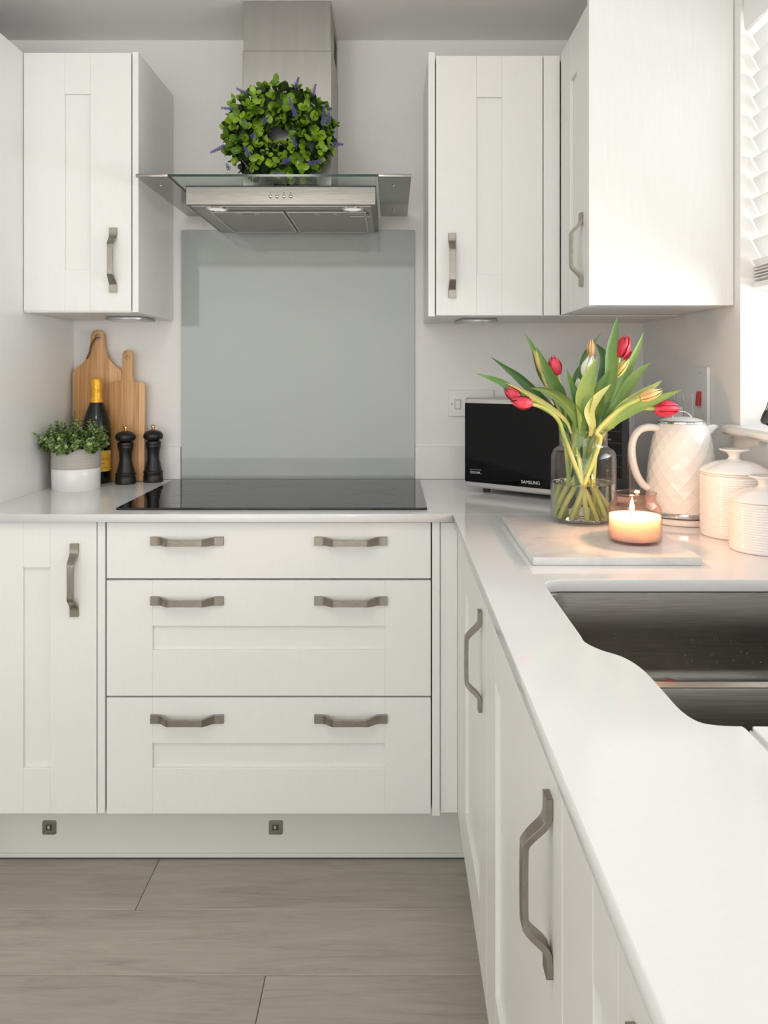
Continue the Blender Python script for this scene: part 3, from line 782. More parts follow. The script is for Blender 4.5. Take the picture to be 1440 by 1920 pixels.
rng = random.Random(21)
WC = at(524, 262, 2.195)
WC.z = GZ_ + .0070 + .150
wr = thing('wreath', 'green leaf and lavender wreath leaning on the flue above the hood glass', 'wreath', (WC.x, WC.y, GZ_ + .0070))
RX, RZ, RM = .097, .084, .053
def tor(a, b, k=1.0):
    """point and outward normal on the ring: a round the ring, b round its section"""
    rr2 = RM * k
    c = Vector((RX * math.cos(a), 0, RZ * math.sin(a)))
    rad = Vector((math.cos(a), 0, math.sin(a)))
    nn = rad * math.cos(b) + Vector((0, -1, 0)) * math.sin(b)
    return c + nn * rr2, nn, rad
bm = bmesh.new(); n1, n2 = 40, 10
gr = [[bm.verts.new(tor(2 * PI * i / n1, 2 * PI * j / n2, .62)[0] + Vector((0, 0, .150))) for j in range(n2)] for i in range(n1)]
for i in range(n1):
    for j in range(n2): bm.faces.new((gr[i][j], gr[(i + 1) % n1][j], gr[(i + 1) % n1][(j + 1) % n2], gr[i][(j + 1) % n2]))
obj('shade_core_ring', bm, M['wreath_shade'], wr, smooth=True)  # inner core, coloured dark as the shadow behind the leaves
var = []
for (l_, w_, cu, cl) in ((.032, .023, .30, .5), (.027, .021, .45, .4), (.036, .022, .22, .6), (.024, .017, .35, .3)):
    b_ = leaf_bm(l_, w_, cu, cl); me = bpy.data.meshes.new('leaf'); b_.to_mesh(me); b_.free(); me.materials.append(M['wreath_leaf']); var.append(me)
stuffbm = bmesh.new(); overbm = bmesh.new()
nl = 0
def place(mtx, me, single):
    global nl
    if single and nl < 298:
        o = bpy.data.objects.new('leaf', me); C.objects.link(o); o.parent = wr; o.matrix_local = mtx; nl += 1
    else:
        tb_ = overbm if single else stuffbm
        n0 = len(tb_.verts); tb_.from_mesh(me); tb_.verts.ensure_lookup_table()
        for v in tb_.verts[n0:]: v.co = mtx @ v.co
clusters = []
for i in range(124):
    a = rng.uniform(0, 2 * PI); b = rng.uniform(-.5, PI + .35)
    clusters.append((a, b))
# even the clusters out a little
for _ in range(12):
    for i, (a, b) in enumerate(clusters):
        p, _n, _r = tor(a, b); f = Vector()
        for j, (a2, b2) in enumerate(clusters):
            if i != j:
                q = tor(a2, b2)[0]; dd = p - q; le = dd.length
                if le < .035: f += dd / (le + 1e-4) * (.035 - le)
        ta = (tor(a + .01, b)[0] - p).normalized(); tb = (tor(a, b + .01)[0] - p).normalized()
        clusters[i] = (a + f.dot(ta) / .09 * .3, max(-.7, min(PI + .6, b + f.dot(tb) / RM * .3)))
for (a, b) in clusters:
    p, nn, rad = tor(a, b, rng.uniform(.66, .92))
    front = nn.y < .30
    nlv = rng.choice((4, 5, 5, 6))
    axis_n = (nn + Vector((rng.gauss(0, .22), rng.gauss(-.12, .2), rng.gauss(.10, .22)))).normalized()
    qn = axis_n.to_track_quat('Z', 'Y').to_matrix().to_4x4()
    for k in range(nlv):
        inner = k >= 4
        mtx = Matrix.Translation(p + Vector((0, 0, .150))) @ qn @ Matrix.Rotation(2 * PI * k / 4 + (PI / 4 if inner else 0) + rng.uniform(-.35, .35), 4, 'Z') \
            @ Matrix.Rotation(rng.uniform(.30, 1.15) + (.45 if inner else 0), 4, 'X') @ Matrix.Translation((0, .003, .002)) @ Matrix.Scale(rng.uniform(.66, .96) * (.72 if inner else 1), 4)
        tipz = (mtx @ Vector((0, .03, 0))).z
        if tipz < .006 or p.z + .15 < .008: continue
        if (mtx @ Vector((0, .03, 0))).y > 2.274 - WC.y: continue
        place(mtx, rng.choice(var), front)
for i in range(480):
    a = rng.uniform(0, 2 * PI); b = rng.uniform(-.6, PI + .5)
    p, nn, rad = tor(a, b, rng.uniform(.52, .80))
    mtx = Matrix.Translation(p + Vector((0, 0, .150))) @ (nn + Vector((rng.gauss(0, .5), rng.gauss(0, .3), rng.gauss(0, .5)))).normalized().to_track_quat('Y', 'Z').to_matrix().to_4x4() @ Matrix.Rotation(rng.uniform(0, 6), 4, 'Y')
    if (mtx @ Vector((0, .03, 0))).z < .006 or (mtx @ Vector((0, .03, 0))).y > 2.274 - WC.y: continue
    n0 = len(stuffbm.verts); stuffbm.from_mesh(var[3]); stuffbm.verts.ensure_lookup_table()
    for v in stuffbm.verts[n0:]: v.co = mtx @ v.co
obj('further_leaves', overbm, M['wreath_leaf_more'], wr, smooth=True, kind='stuff')
obj('small_leaves', stuffbm, M['wreath_shade'], wr, smooth=True, kind='stuff')  # inner leaves, coloured dark to deepen the shaded gaps
def lavender(p, d, ln):
    bm = bmesh.new(); d = d.normalized(); q = d.to_track_quat('Z', 'Y').to_matrix().to_4x4()
    nn = int(ln / .0046)
    for k in range(nn):
        t = k / nn; z = ln * (.28 + .72 * t); r = .0046 * (1 - .60 * t)
        for j in range(5):
            a = j * PI / 2.5 + k * .6
            dm = bmesh.ops.create_icosphere(bm, subdivisions=1, radius=.00145 * (1.1 - .4 * t))
            mt = q @ Matrix.Translation((r * math.cos(a), r * math.sin(a), z)) @ Matrix.Rotation(a, 4, 'Z') @ Matrix.Rotation(.85, 4, 'Y') @ Matrix.Diagonal((.7, .7, 2.3, 1))
            for v in dm['verts']: v.co = mt @ v.co
    o = obj('lavender_sprig', bm, M['lavender'], wr, loc=p)
    obj('stalk', tube(bmesh.new(), [(0, 0, 0), d * ln * .95], .0008, 5), M['sprig_green'], o)
for (x0, y0, x1, y1, dd) in ((554, 168, 560, 143, .035), (586, 182, 592, 156, .03), (466, 178, 442, 165, .03), (490, 172, 472, 161, .03), (450, 206, 413, 202, .04),
                             (425, 272, 393, 287, .05), (623, 270, 645, 271, .04), (606, 240, 608, 196, .065), (616, 232, 618, 200, .06), (556, 222, 541, 180, .075),
                             (494, 232, 497, 219, .07), (472, 258, 478, 248, .075), (468, 294, 458, 272, .08), (555, 276, 550, 256, .07),
                             (528, 305, 548, 296, .085), (575, 308, 604, 301, .08), (510, 328, 536, 326, .085), (430, 318, 424, 306, .05)):
    dd += .006 if dd > .055 else 0; A = at(x0, y0, WC.y - dd); B_ = at(x1, y1, WC.y - dd - .010)
    ln = max((B_ - A).length, .018)
    dv = (B_ - A).normalized()
    A2 = A - dv * ln * .2
    if (A2.z) < GZ_ + .012: A2.z = GZ_ + .014
    lavender(A2 - Vector((WC.x, WC.y, GZ_ + .0070)), dv, ln * 1.2)

# ------------------------------------------------------------------ corner still life on the left
def board(name, label, outline, hole, th, loc, lean, extra=0):
    bm = slab([outline, hole], th, .0018)
    xform(bm, Matrix.Rotation(PI / 2, 4, 'X'))          # outline y becomes z, thickness towards -y
    o = obj(name, bm, M['bamboo'], loc=loc, rot=(-lean, 0, 0), auto=40)
    tag(o, label, 'chopping board'); return o
def sym(half):
    return [(x, y) for x, y in half] + [(-x, y) for x, y in reversed(half) if abs(x) > 1e-6]
def circ(cx, cy, r, n=16): return [(cx + r * math.cos(2 * PI * k / n), cy + r * math.sin(2 * PI * k / n)) for k in range(n)]
half = [(.0001, 0), (.074, 0), (.079, .005), (.079, .335)]
half += [(p.x, p.y) for p in spline([(.079, .337, 0), (.072, .352, 0), (.048, .370, 0), (.030, .398, 0), (.0235, .43, 0), (.0225, .452, 0)], 4)]
half += [(.0225 * math.cos(a), .4545 + .0225 * math.sin(a)) for a in (.25, .5, .8, 1.1, 1.4)]
b1 = board('chopping_board', 'large bamboo paddle board with curved shoulders leaning in the corner', sym(half), circ(0, .4545, .0085), .015, (-.9375, 2.5345, ZT + .0008), math.radians(.35))
tw = spline([(-.002, -.018, .452), (-.012, -.020, .442), (-.020, -.020, .425), (-.024, -.021, .405), (-.031, -.021, .39), (-.030, -.020, .385), (-.021, -.019, .404), (-.017, -.019, .424), (-.008, -.018, .442), (-.001, -.0165, .452), (0, -.008, .4525), (.001, .0005, .453)], 4)
obj('twine_loop', tube(bmesh.new(), tw, .0011, 6), M['twine'], b1, smooth=True)
half = [(.0001, 0), (.051, 0), (.0553, .004), (.0553, .302), (.053, .3085), (.047, .311), (.028, .312), (.021, .3155), (.018, .323), (.0172, .335), (.0168, .392)]
half += [(.0168 * math.cos(a), .396 + .0168 * math.sin(a)) for a in (.25, .5, .8, 1.1, 1.4)]
b2 = board('chopping_board', 'narrow bamboo board with straight handle behind the pepper mills', sym(half), circ(0, .389, .0062), .014, (-.8355, 2.514, ZT + .0008), math.radians(0))
b2.rotation_euler = (math.radians(-1.2), 0, 0); b2.location.y = 2.508

# sparkling wine bottle
bt = thing('wine_bottle', 'dark sparkling wine bottle with yellow foil and label behind the plant', 'bottle', (-.9195, 2.468, ZT), .5)
R0 = .0425
obj('glass_body', lathe([(0, .006), (.03, .003), (.040, .0005), (R0, .004), (R0, .165), (.041, .185), (.034, .212), (.024, .238), (.0175, .255), (.0155, .268), (.0150, .315), (0, .315)], 48), M['bottle'], bt, auto=40)
obj('foil_capsule', lathe([(.0205, .2455), (.0182, .2555), (.0168, .27), (.0162, .285), (.0165, .2865), (.0175, .2895), (.0170, .293), (.0178, .298), (.0168, .302), (.0172, .306), (.0163, .318), (.0155, .3225), (.012, .3247), (0, .325)], 40), M['foil'], bt, auto=60)
def band(r, z0, z1, a0, a1, n=24, cut_=0):
    bm = bmesh.new(); A = []; B = []
    for k in range(n + 1):
        a = a0 + (a1 - a0) * k / n
        A.append(bm.verts.new((r * math.sin(a), -r * math.cos(a), z0))); B.append(bm.verts.new((r * math.sin(a), -r * math.cos(a), z1)))
    for k in range(n): bm.faces.new((A[k], A[k + 1], B[k + 1], B[k]))
    return bm
q = obj('label', band(R0 + .0004, .038, .102, -1.4, 1.4), M['label'], bt, smooth=True)
text('PROSECCO', .0120, M['gold_print'], bt, (0, 0, .072), bend=R0 + .0004, align='CENTER')
for a0_, a1_, z_ in ((.10, .42, .0615), (.05, .60, .0480), (-.4, .0, .0615)): obj('print_line', band(R0 + .0007, z_, z_ + .0022, a0_, a1_, 6), M['gold_print'], bt, smooth=True)
obj('seal', xform(lathe([(0, .0004), (.006, .0004), (.006, 0), (0, 0)], 20), Matrix.Rotation(.85, 4, 'Z') @ Matrix.Translation((0, -R0 - .0006, .095)) @ Matrix.Rotation(PI / 2, 4, 'X')), M['white_plastic'], bt)
obj('neck_label', band(R0 + .0003, .118, .128, -.9, .9), M['print'], bt, smooth=True)

# pepper mills
def mill(label, x, y):
    t = thing('pepper_mill', label, 'pepper mill', (x, y, ZT), group='black pepper mills')
    body = [(0, 0), (.0300, 0), (.0305, .002), (.0302, .020), (.0285, .0225), (.0290, .0255), (.0302, .029), (.0300, .033), (.0275, .0355), (.0265, .039),
            (.0235, .050), (.0195, .068), (.0185, .082), (.0200, .098), (.0225, .108), (.0238, .1115), (.0228, .115), (.0240, .1185), (.0245, .124), (.0225, .1275), (.019, .128), (0, .128)]
    obj('body', lathe(body, 40), M['black_wood'], t, auto=35)
    obj('head', lathe([(0, .1285), (.017, .1285), (.0190, .1305), (.0265, .1335), (.0300, .1390), (.0305, .1445), (.0285, .1510), (.0225, .1570), (.012, .1612), (.004, .1625), (0, .1626)], 40), M['black_wood'], t, auto=50)
    obj('knob', lathe([(0, .162), (.0058, .1625), (.0060, .1645), (.0035, .1665), (.0035, .1685), (.0062, .1705), (.0064, .1745), (.0048, .1775), (.002, .1785), (0, .1785)], 20), M['gold'], t, auto=50)
    return t
mill('black wooden pepper mill in front of the narrow bamboo board', -.8225, 2.447)
mill('black wooden pepper mill standing right of the bamboo board, beside the hob', -.7505, 2.4905)

# plant in a two-tone pot
pp = thing('potted_plant', 'bushy small-leaved green plant in a white and grey pot', 'plant', (-.9335, 2.343, ZT))
obj('pot', lathe([(0, .003), (.060, .0), (.0665, .0), (.0680, .002), (.0688, .062), (.0685, .0625), (.060, .0625)], 64), M['pot_white'], pp, auto=40)
pr = [(.0685, .0625)]
zz = .064
while zz < .118:
    pr += [(.0694 + .0008 * math.sin(zz * 40), zz), (.0687, zz + .0012), (.0696, zz + .0024)]; zz += .0085
pr += [(.0702, .1195), (.0695, .1215), (.0665, .1215), (.0655, .118), (.0650, .070), (0, .070)]
obj('grey_band', lathe(pr, 64), M['pot_grey'], pp, smooth=True)
obj('soil', lathe([(0, .108), (.03, .110), (.0648, .106)], 32), M['soil'], pp, smooth=True)
rng = random.Random(5)
lf = leaf_bm(.0140, .0100, .3, .3, 3); lme = bpy.data.meshes.new('l'); lf.to_mesh(lme); lf.free()
fb = bmesh.new(); sb = bmesh.new()
def addleaf(mtx):
    n0 = len(fb.verts); fb.from_mesh(lme); fb.verts.ensure_lookup_table()
    for v in fb.verts[n0:]: v.co = mtx @ v.co
for i in range(150):
    a = rng.uniform(0, 2 * PI); rr3 = .062 * math.sqrt(rng.random())
    p0 = Vector((rr3 * math.cos(a), rr3 * math.sin(a), .108))
    out = Vector((math.cos(a), math.sin(a), 0)) * (rr3 / .062)
    ln = rng.uniform(.050, .098)
    tip = p0 + out * (.038 + .026 * rng.random()) + Vector((rng.gauss(0, .010), rng.gauss(0, .010), ln * (1.1 - .78 * (rr3 / .062) ** 2)))
    if rng.random() < .12: tip.z += .018
    if tip.x > .070: tip.x = .070
    if tip.x < -.080: tip.x = -.080 + rng.uniform(-.001, .004)
    cs = spline([p0, (p0 + tip) / 2 + out * .010 + Vector((0, 0, .004)), tip], 5)
    tube(sb, cs, .0009, 4, cap=False)
    for k in range(2, len(cs)):
        d = (cs[k] - cs[k - 1]).normalized(); q = d.to_track_quat('Z', 'Y').to_matrix().to_4x4()
        s_ = .62 + .48 * (1 - k / len(cs)); 
        if k == len(cs) - 1: s_ = .55
        for j in range(2 if k < len(cs) - 1 else 4):
            ang = (k % 2) * PI / 2 + j * (PI if k < len(cs) - 1 else PI / 2) + rng.uniform(-.3, .3)
            mtx = Matrix.Translation(cs[k]) @ q @ Matrix.Rotation(ang, 4, 'Z') @ Matrix.Rotation(rng.uniform(.25, .8), 4, 'X') @ Matrix.Scale(s_ * rng.uniform(.85, 1.2), 4)
            w_ = mtx @ Vector((0, .0125, 0))
            if w_.x < -.0895 or w_.x > .082 or p0.x + w_.x > .14: continue
            addleaf(mtx)
obj('foliage', fb, M['pot_leaf'], pp, smooth=True, kind='stuff')
obj('stems', sb, M['sprig_green'], pp, smooth=True, kind='stuff')

# ------------------------------------------------------------------ switches on the walls
t = thing('wall_switch', 'white fused switch plate on the back wall left of the microwave', 'switch', (.2515, YB, 1.134))
obj('plate', box(-.0735, .0735, -.009, -.0003, -.0425, .0425, .0025, 2), M['white_plastic'], t)
q = obj('rocker', xform(box(-.008, .008, -.004, 0, -.0135, .0135, .001, 1), Matrix.Translation((-.0425, -.010, -.004)) @ Matrix.Rotation(.09, 4, 'X')), M['white_plastic'], t)
obj('rocker_frame', xform(slab([rrect(-.0102, .0102, -.0158, .0158, .002, 3), rrect(-.0088, .0088, -.0144, .0144, .001, 3)], .0012, 0), Matrix.Translation((-.0425, -.0090, -.004)) @ Matrix.Rotation(PI / 2, 4, 'X')), M['greyprint'], t)
obj('screw', xform(lathe([(0, .0008), (.002, .0006), (.002, 0)], 10), Matrix.Translation((-.0617, -.009, -.003)) @ Matrix.Rotation(PI / 2, 4, 'X')), M['gap'], t)

t = thing('cooker_switch', 'tall white cooker switch with red rocker on the right wall', 'switch', (XR, 2.052, 1.1735), ROT)
obj('plate', box(-.0435, .0435, -.009, -.0003, -.0735, .0735, .0025, 2), M['white_plastic'], t)
obj('rocker', xform(box(-.0105, .0105, -.006, 0, -.019, .019, .0015, 2), Matrix.Translation((-.004, -.0105, -.008)) @ Matrix.Rotation(-.10, 4, 'X')), M['red_plastic'], t)
for zz in (.058, .020, -.040):
    obj('screw', xform(lathe([(0, .0008), (.0022, .0006), (.0022, 0)], 10), Matrix.Translation((-.004, -.009, zz)) @ Matrix.Rotation(PI / 2, 4, 'X')), M['greyprint'], t)
t = thing('wall_socket', 'white double socket on the right wall beyond the cooker switch', 'socket', (XR, 2.182, 1.136), ROT)
obj('plate', box(-.0735, .0735, -.009, -.0003, -.0425, .0425, .0025, 2), M['white_plastic'], t)
for x in (-.058, .012):
    obj('rocker', xform(box(-.006, .006, -.003, 0, -.009, .009, .001, 1), Matrix.Translation((x, -.0095, .026)) @ Matrix.Rotation(.1, 4, 'X')), M['white_plastic'], t)
t = thing('plug', 'white mains plug pushed into the double socket behind the kettle', 'plug', (XR - .0093, 2.190, 1.118), ROT)
obj('plug_body', box(-.024, .024, -.030, -.0003, -.022, .022, .006, 3), M['white_plastic'], t)
obj('cable', tube(bmesh.new(), spline([(0, -.016, -.022), (0, -.018, -.06), (.006, -.02, -.12), (.02, -.022, -.18), (.04, -.05, -.2215)], 5), .003, 8), M['white_plastic'], t, smooth=True)

# ------------------------------------------------------------------ microwave
mw_a = Vector((.207, 2.285)); mw_b = Vector((.595, 1.984)); mw_ang = math.atan2(mw_b.y - mw_a.y, mw_b.x - mw_a.x)
t = thing('microwave', 'silver microwave with black glass door standing in the corner', 'microwave', (mw_a.x, mw_a.y, ZT), mw_ang)
MWW, MWH, MWD = (mw_b - mw_a).length, .2565, .300
Z0 = .0145
obj('casing', box(.001, MWW - .001, .022, MWD, Z0 + .001, Z0 + MWH - .0015, .006, 3), M['silver'], t)
obj('front_frame', box(0, MWW, 0, .0215, Z0, Z0 + MWH, .007, 3), M['silver'], t)
SPL = .395
q = obj('door', box(.0035, SPL, -.0035, -.0001, Z0 + .0165, Z0 + MWH - .0155, .003, 2), M['black_gloss'], t)
obj('control_panel', box(SPL + .0012, MWW - .0035, -.0035, -.0001, Z0 + .0165, Z0 + MWH - .0155, .003, 2), M['black_panel'], t)
text('SAMSUNG', .0125, M['print'], q, (.1850, -.0037, Z0 + .0265), sx=1.0)
text('Ceramic inside', .0068, M['print'], q, (.0215, -.0037, Z0 + .0435), sx=.80)
for zz in (.0410, .0520): obj('print_line', box(.0210, .0590, -.0040, -.0036, Z0 + zz, Z0 + zz + .0006), M['print'], q)
for k, s_ in enumerate(('Quick Defrost', 'Favorite', 'Combination', '', '')):
    zt = Z0 + .192 - .0300 * k
    obj('key', box(SPL + .010, MWW - .022, -.0044, -.0036, zt - .010, zt + .017, .0003, 1), M['black_gloss'], t)
    if s_: text(s_, .0075, M['greyprint'], t, (SPL + .037, -.0046, zt - .005), align='CENTER', sx=.85)
    obj('key_symbol', xform(slab([circ(0, 0, .0032, 6), circ(0, 0, .0022, 6)], .0003, 0), Matrix.Translation((SPL + .037, -.0046, zt + .008)) @ Matrix.Rotation(PI / 2, 4, 'X')), M['greyprint'], t)
for x in (.05, MWW - .05):
    for y in (.04, MWD - .04): obj('foot', lathe([(0, 0), (.010, 0), (.012, Z0 + .002), (0, Z0 + .002)], 16), M['gap'], t, loc=(x, y, .0004))

# ------------------------------------------------------------------ marble board, vase, candle
MZ = ZT + .0150
o = obj('marble_board', slab([rrect(.2505, .553, 1.4165, 1.833, .004, 3)], .0145, .0015), M['marble'], loc=(0, 0, ZT + .0004))
tag(o, 'white marble serving slab under the tulip vase and candle', 'board')

VX, VY = .4205, 1.752
vs = thing('vase', 'clear glass vase half full of water holding the tulips', 'vase', (VX, VY, MZ))
outer = [(0, 0), (.055, 0), (.064, .002), (.0695, .008), (.0712, .016), (.0712, .140), (.0700, .151), (.0660, .1590), (.0600, .1635), (.0545, .1660), (.0530, .1700), (.0525, .200), (.0535, .2030)]
inner = [(.0518, .2030), (.0508, .199), (.0508, .1690), (.0525, .1640), (.0580, .1610), (.0635, .1570), (.0675, .150), (.0685, .140), (.0685, .018), (.066, .0105), (.055, .0075), (0, .0065)]
obj('glass', lathe(outer + inner, 72), M['vaseglass'], vs, smooth=True)
wz = .0865
obj('water', lathe([(0, .0072), (.054, .0082), (.0645, .0112), (.0675, .018), (.0678, wz + .0015), (.0665, wz), (0, wz)], 64), M['water'], vs, auto=40)

CX, CY = .4725, 1.549
cd = thing('candle', 'lit pink candle in a glass jar glowing on the marble slab', 'candle', (CX, CY, MZ))
jo = [(0, 0), (.044, 0), (.0495, .003), (.0513, .009), (.0513, .060), (.0500, .0680), (.0465, .0745), (.0425, .0790), (.0405, .083), (.0405, .0930), (.0418, .0960)]
ji = [(.0400, .0960), (.0388, .0925), (.0388, .083), (.0405, .0780), (.0445, .0730), (.0478, .0670), (.0488, .060), (.0488, .010), (.046, .006), (0, .0055)]
obj('jar', lathe(jo + ji, 64), M['jarglass'], cd, smooth=True)
obj('wax', lathe([(0, .0057), (.0462, .0062), (.0486, .0100), (.0486, .0525), (.0465, .0515), (0, .0505)], 56), M['wax'], cd, auto=40)
obj('wick', tube(bmesh.new(), [(-.006, -.002, .050), (-.0065, -.002, .058), (-.0055, -.002, .061)], .0009, 6), M['wick'], cd)
obj('flame', lathe([(0, .0575), (.0030, .0600), (.0048, .0645), (.0045, .0700), (.0028, .0770), (.0010, .0835), (0, .0865)], 20), M['flame'], cd, loc=(-.006, -.002, 0), smooth=True)
pl = bpy.data.lights.new('flame_glow', 'POINT'); pl.energy = 1.6; pl.color = (1.0, .55, .27); pl.shadow_soft_size = .006
lo = bpy.data.objects.new('flame_glow', pl); C.objects.link(lo); lo.location = (-.006, -.002, .092); lo.parent = cd


# ------------------------------------------------------------------ kettle and canisters
KX, KY = .670, 1.840
kt = thing('kettle', 'white kettle with diamond-faceted body beside the wall', 'kettle', (KX, KY, ZT))
obj('power_base', lathe([(0, 0), (.074, 0), (.0785, .0015), (.080, .005), (.0795, .012), (.076, .0145), (0, .0145)], 56), M['kettle'], kt, auto=40)
obj('base_seam', lathe([(0, .0145), (.0755, .0146), (.0755, .0175), (0, .0175)], 56), M['gap'], kt)
obj('steel_band', lathe([(0, .0176), (.0800, .0176), (.0808, .0200), (.0806, .0275), (.0795, .0285), (0, .0285)], 64), M['chrome'], kt, auto=40)
bm = bmesh.new(); NR, NC = 12, 17
def kr(t): return .0800 - .0035 * t - .0205 * t ** 2.6 - (.004 * max(0, t - .9) / .1)
rings = []
for i in range(NR + 1):
    t = i / NR
    r = kr(t) * (1.012 if 0 < i < NR else 1.0)
    rings.append([bm.verts.new((r * math.cos(2 * PI * (k + .5 * (i % 2)) / NC), r * math.sin(2 * PI * (k + .5 * (i % 2)) / NC), .0285 + .1985 * t)) for k in range(NC)])
for i in range(NR):
    a, b = rings[i], rings[i + 1]
    for k in range(NC):
        k2 = (k + 1) % NC
        if i % 2 == 0: bm.faces.new((a[k], a[k2], b[k])); bm.faces.new((b[k], a[k2], b[k2]))
        else: bm.faces.new((a[k], b[k2], b[k])); bm.faces.new((a[k], a[k2], b[k2]))
bm.faces.new(rings[-1])
obj('body', bm, M['kettle'], kt)
obj('rim', lathe([(.0530, .2268), (.0545, .2275), (.0540, .2310), (.0505, .2330), (0, .2330)], 56), M['chrome'], kt, auto=40)
lid = obj('lid', lathe([(0, .2420), (.020, .2412), (.038, .2375), (.0475, .2335), (.0475, .2331), (0, .2331)], 48), M['kettle'], kt, auto=40)
obj('lid_ring', tube(bmesh.new(), spline([(-.022, 0, .2395), (-.018, 0, .2480), (-.006, 0, .2535), (.006, 0, .2530), (.016, 0, .2475), (.024, 0, .2390)], 5), .0015, 8), M['chrome'], lid, smooth=True)
# spout (towards +x) and handle (towards -x)
bm = bmesh.new()
secs = []
for (x, zt, zb, w) in ((.046, .223, .165, .026), (.058, .2245, .180, .023), (.068, .2260, .196, .018), (.078, .2225, .208, .010), (.0845, .2205, .2165, .004)):
    zc = (zt + zb) / 2
    secs.append([bm.verts.new((x + (.0 if z_ > zc else -.002), y_, z_)) for (y_, z_) in ((-w, zt - .001), (-w * .92, zc + (zt - zc) * .2), (-w * .55, zc - (zc - zb) * .55), (0, zb), (w * .55, zc - (zc - zb) * .55), (w * .92, zc + (zt - zc) * .2), (w, zt - .001), (0, zt - .003))])
for a, b in zip(secs, secs[1:]):
    for k in range(8): bm.faces.new((a[k], a[(k + 1) % 8], b[(k + 1) % 8], b[k]))
bm.faces.new(secs[0]); bm.faces.new(list(reversed(secs[-1])))
obj('spout', bm, M['kettle'], kt, auto=50)
hp = spline([(-.052, 0, .214), (-.072, 0, .2165), (-.094, 0, .2125), (-.1095, 0, .196), (-.1155, 0, .170), (-.1125, 0, .135), (-.103, 0, .105), (-.090, 0, .085), (-.0775, 0, .0765)], 5)
obj('handle', tube(bmesh.new(), hp, [.0085] * 41, 14, flat=1.35, up=(0, 0, 1)), M['kettle'], kt, smooth=True)
hp2 = [p + Vector((0, 0, 0)) for p in hp]
cen = Vector((-.06, 0, .14))
bm = bmesh.new(); hp3 = [p + (p - cen).normalized() * .0078 for p in hp[4:33]]
tube(bm, hp3, .0022, 8); obj('handle_trim', bm, M['grey_plastic'], kt, smooth=True)


def canister(label, x, y, r, h, kn):
    """ribbed porcelain jar with a flared knob lid; h = body height"""
    t = thing('canister', label, 'canister', (x, y, ZT), group='ribbed white canisters')
    pr = [(0, .002), (r * .93, 0), (r * .985, .002), (r, .006)]
    z_ = .008; p = .0049
    while z_ < h - .006:
        pr += [(r - .0012, z_), (r - .0002, z_ + p * .3), (r + .0002, z_ + p * .55), (r - .0004, z_ + p * .85)]; z_ += p
    pr += [(r, h - .004), (r - .001, h), (r - .006, h), (0, h)]
    obj('body', lathe(pr, 72), M['porcelain'], t, smooth=True)
    lp = [(0, h + .0004), (r - .002, h + .0004), (r + .0015, h + .002), (r + .002, h + .0045), (r - .001, h + .0065)]
    for k in range(1, 7):
        u_ = k / 7; rr4 = r * (1 - u_ * .70); zc = h + .006 + .019 * math.sin(u_ * PI / 2)
        lp += [(rr4 + r * .045, zc - .0012), (rr4 + r * .01, zc + .0004)]
    lp += [(r * .27, h + .0255), (r * .18, h + .0285), (r * .155, h + .034), (r * .20, h + .040), (r * .33, h + .0445), (r * .44, h + .0470), (r * .455, h + .0485), (r * .40, h + .0495), (r * .2, h + .0485), (0, h + .048)]
    obj('lid', lathe(lp, 64), M['porcelain'], t, smooth=True)
    return t
canister('tall ribbed white canister with knobbed lid beside the kettle', .7235, 1.682, .0685, .1330, 0)
canister('short ribbed white canister with knobbed lid at the right frame edge', .7215, 1.542, .0635, .0950, 0)

# ------------------------------------------------------------------ tulips
BASE_Z = MZ + .012
def blade(pts, width, roll=0.0, fold=.35, n=7, twist=0.0, tipw=0.0):
    """long lance leaf; pts from base to tip; width at the broadest"""
    cs = spline(pts, n); m = len(cs); bm = bmesh.new(); prev = None
    view = Vector((0, -1, 0))
    for i, p in enumerate(cs):
        t = i / (m - 1)
        w = width * .5 * (min(1, .30 + 1.6 * t) if t < .45 else 1.02 * (1 - ((t - .45) / .55) ** 2.1) + tipw)
        w = max(w, .0002)
        tg = (cs[min(i + 1, m - 1)] - cs[max(i - 1, 0)]).normalized()
        nn = (view - tg * view.dot(tg)).normalized(); side = tg.cross(nn).normalized()
        a = roll + twist * t
        s2 = side * math.cos(a) + nn * math.sin(a); n2_ = nn * math.cos(a) - side * math.sin(a)
        ring = []
        for u_ in (-1, -.55, 0, .55, 1):
            ring.append(bm.verts.new(p + s2 * w * u_ + n2_ * (w * fold * (u_ * u_) - w * fold * .4)))
        if prev:
            for k in range(4): bm.faces.new((prev[k], prev[k + 1], ring[k + 1], ring[k]))
        prev = ring
    return bm


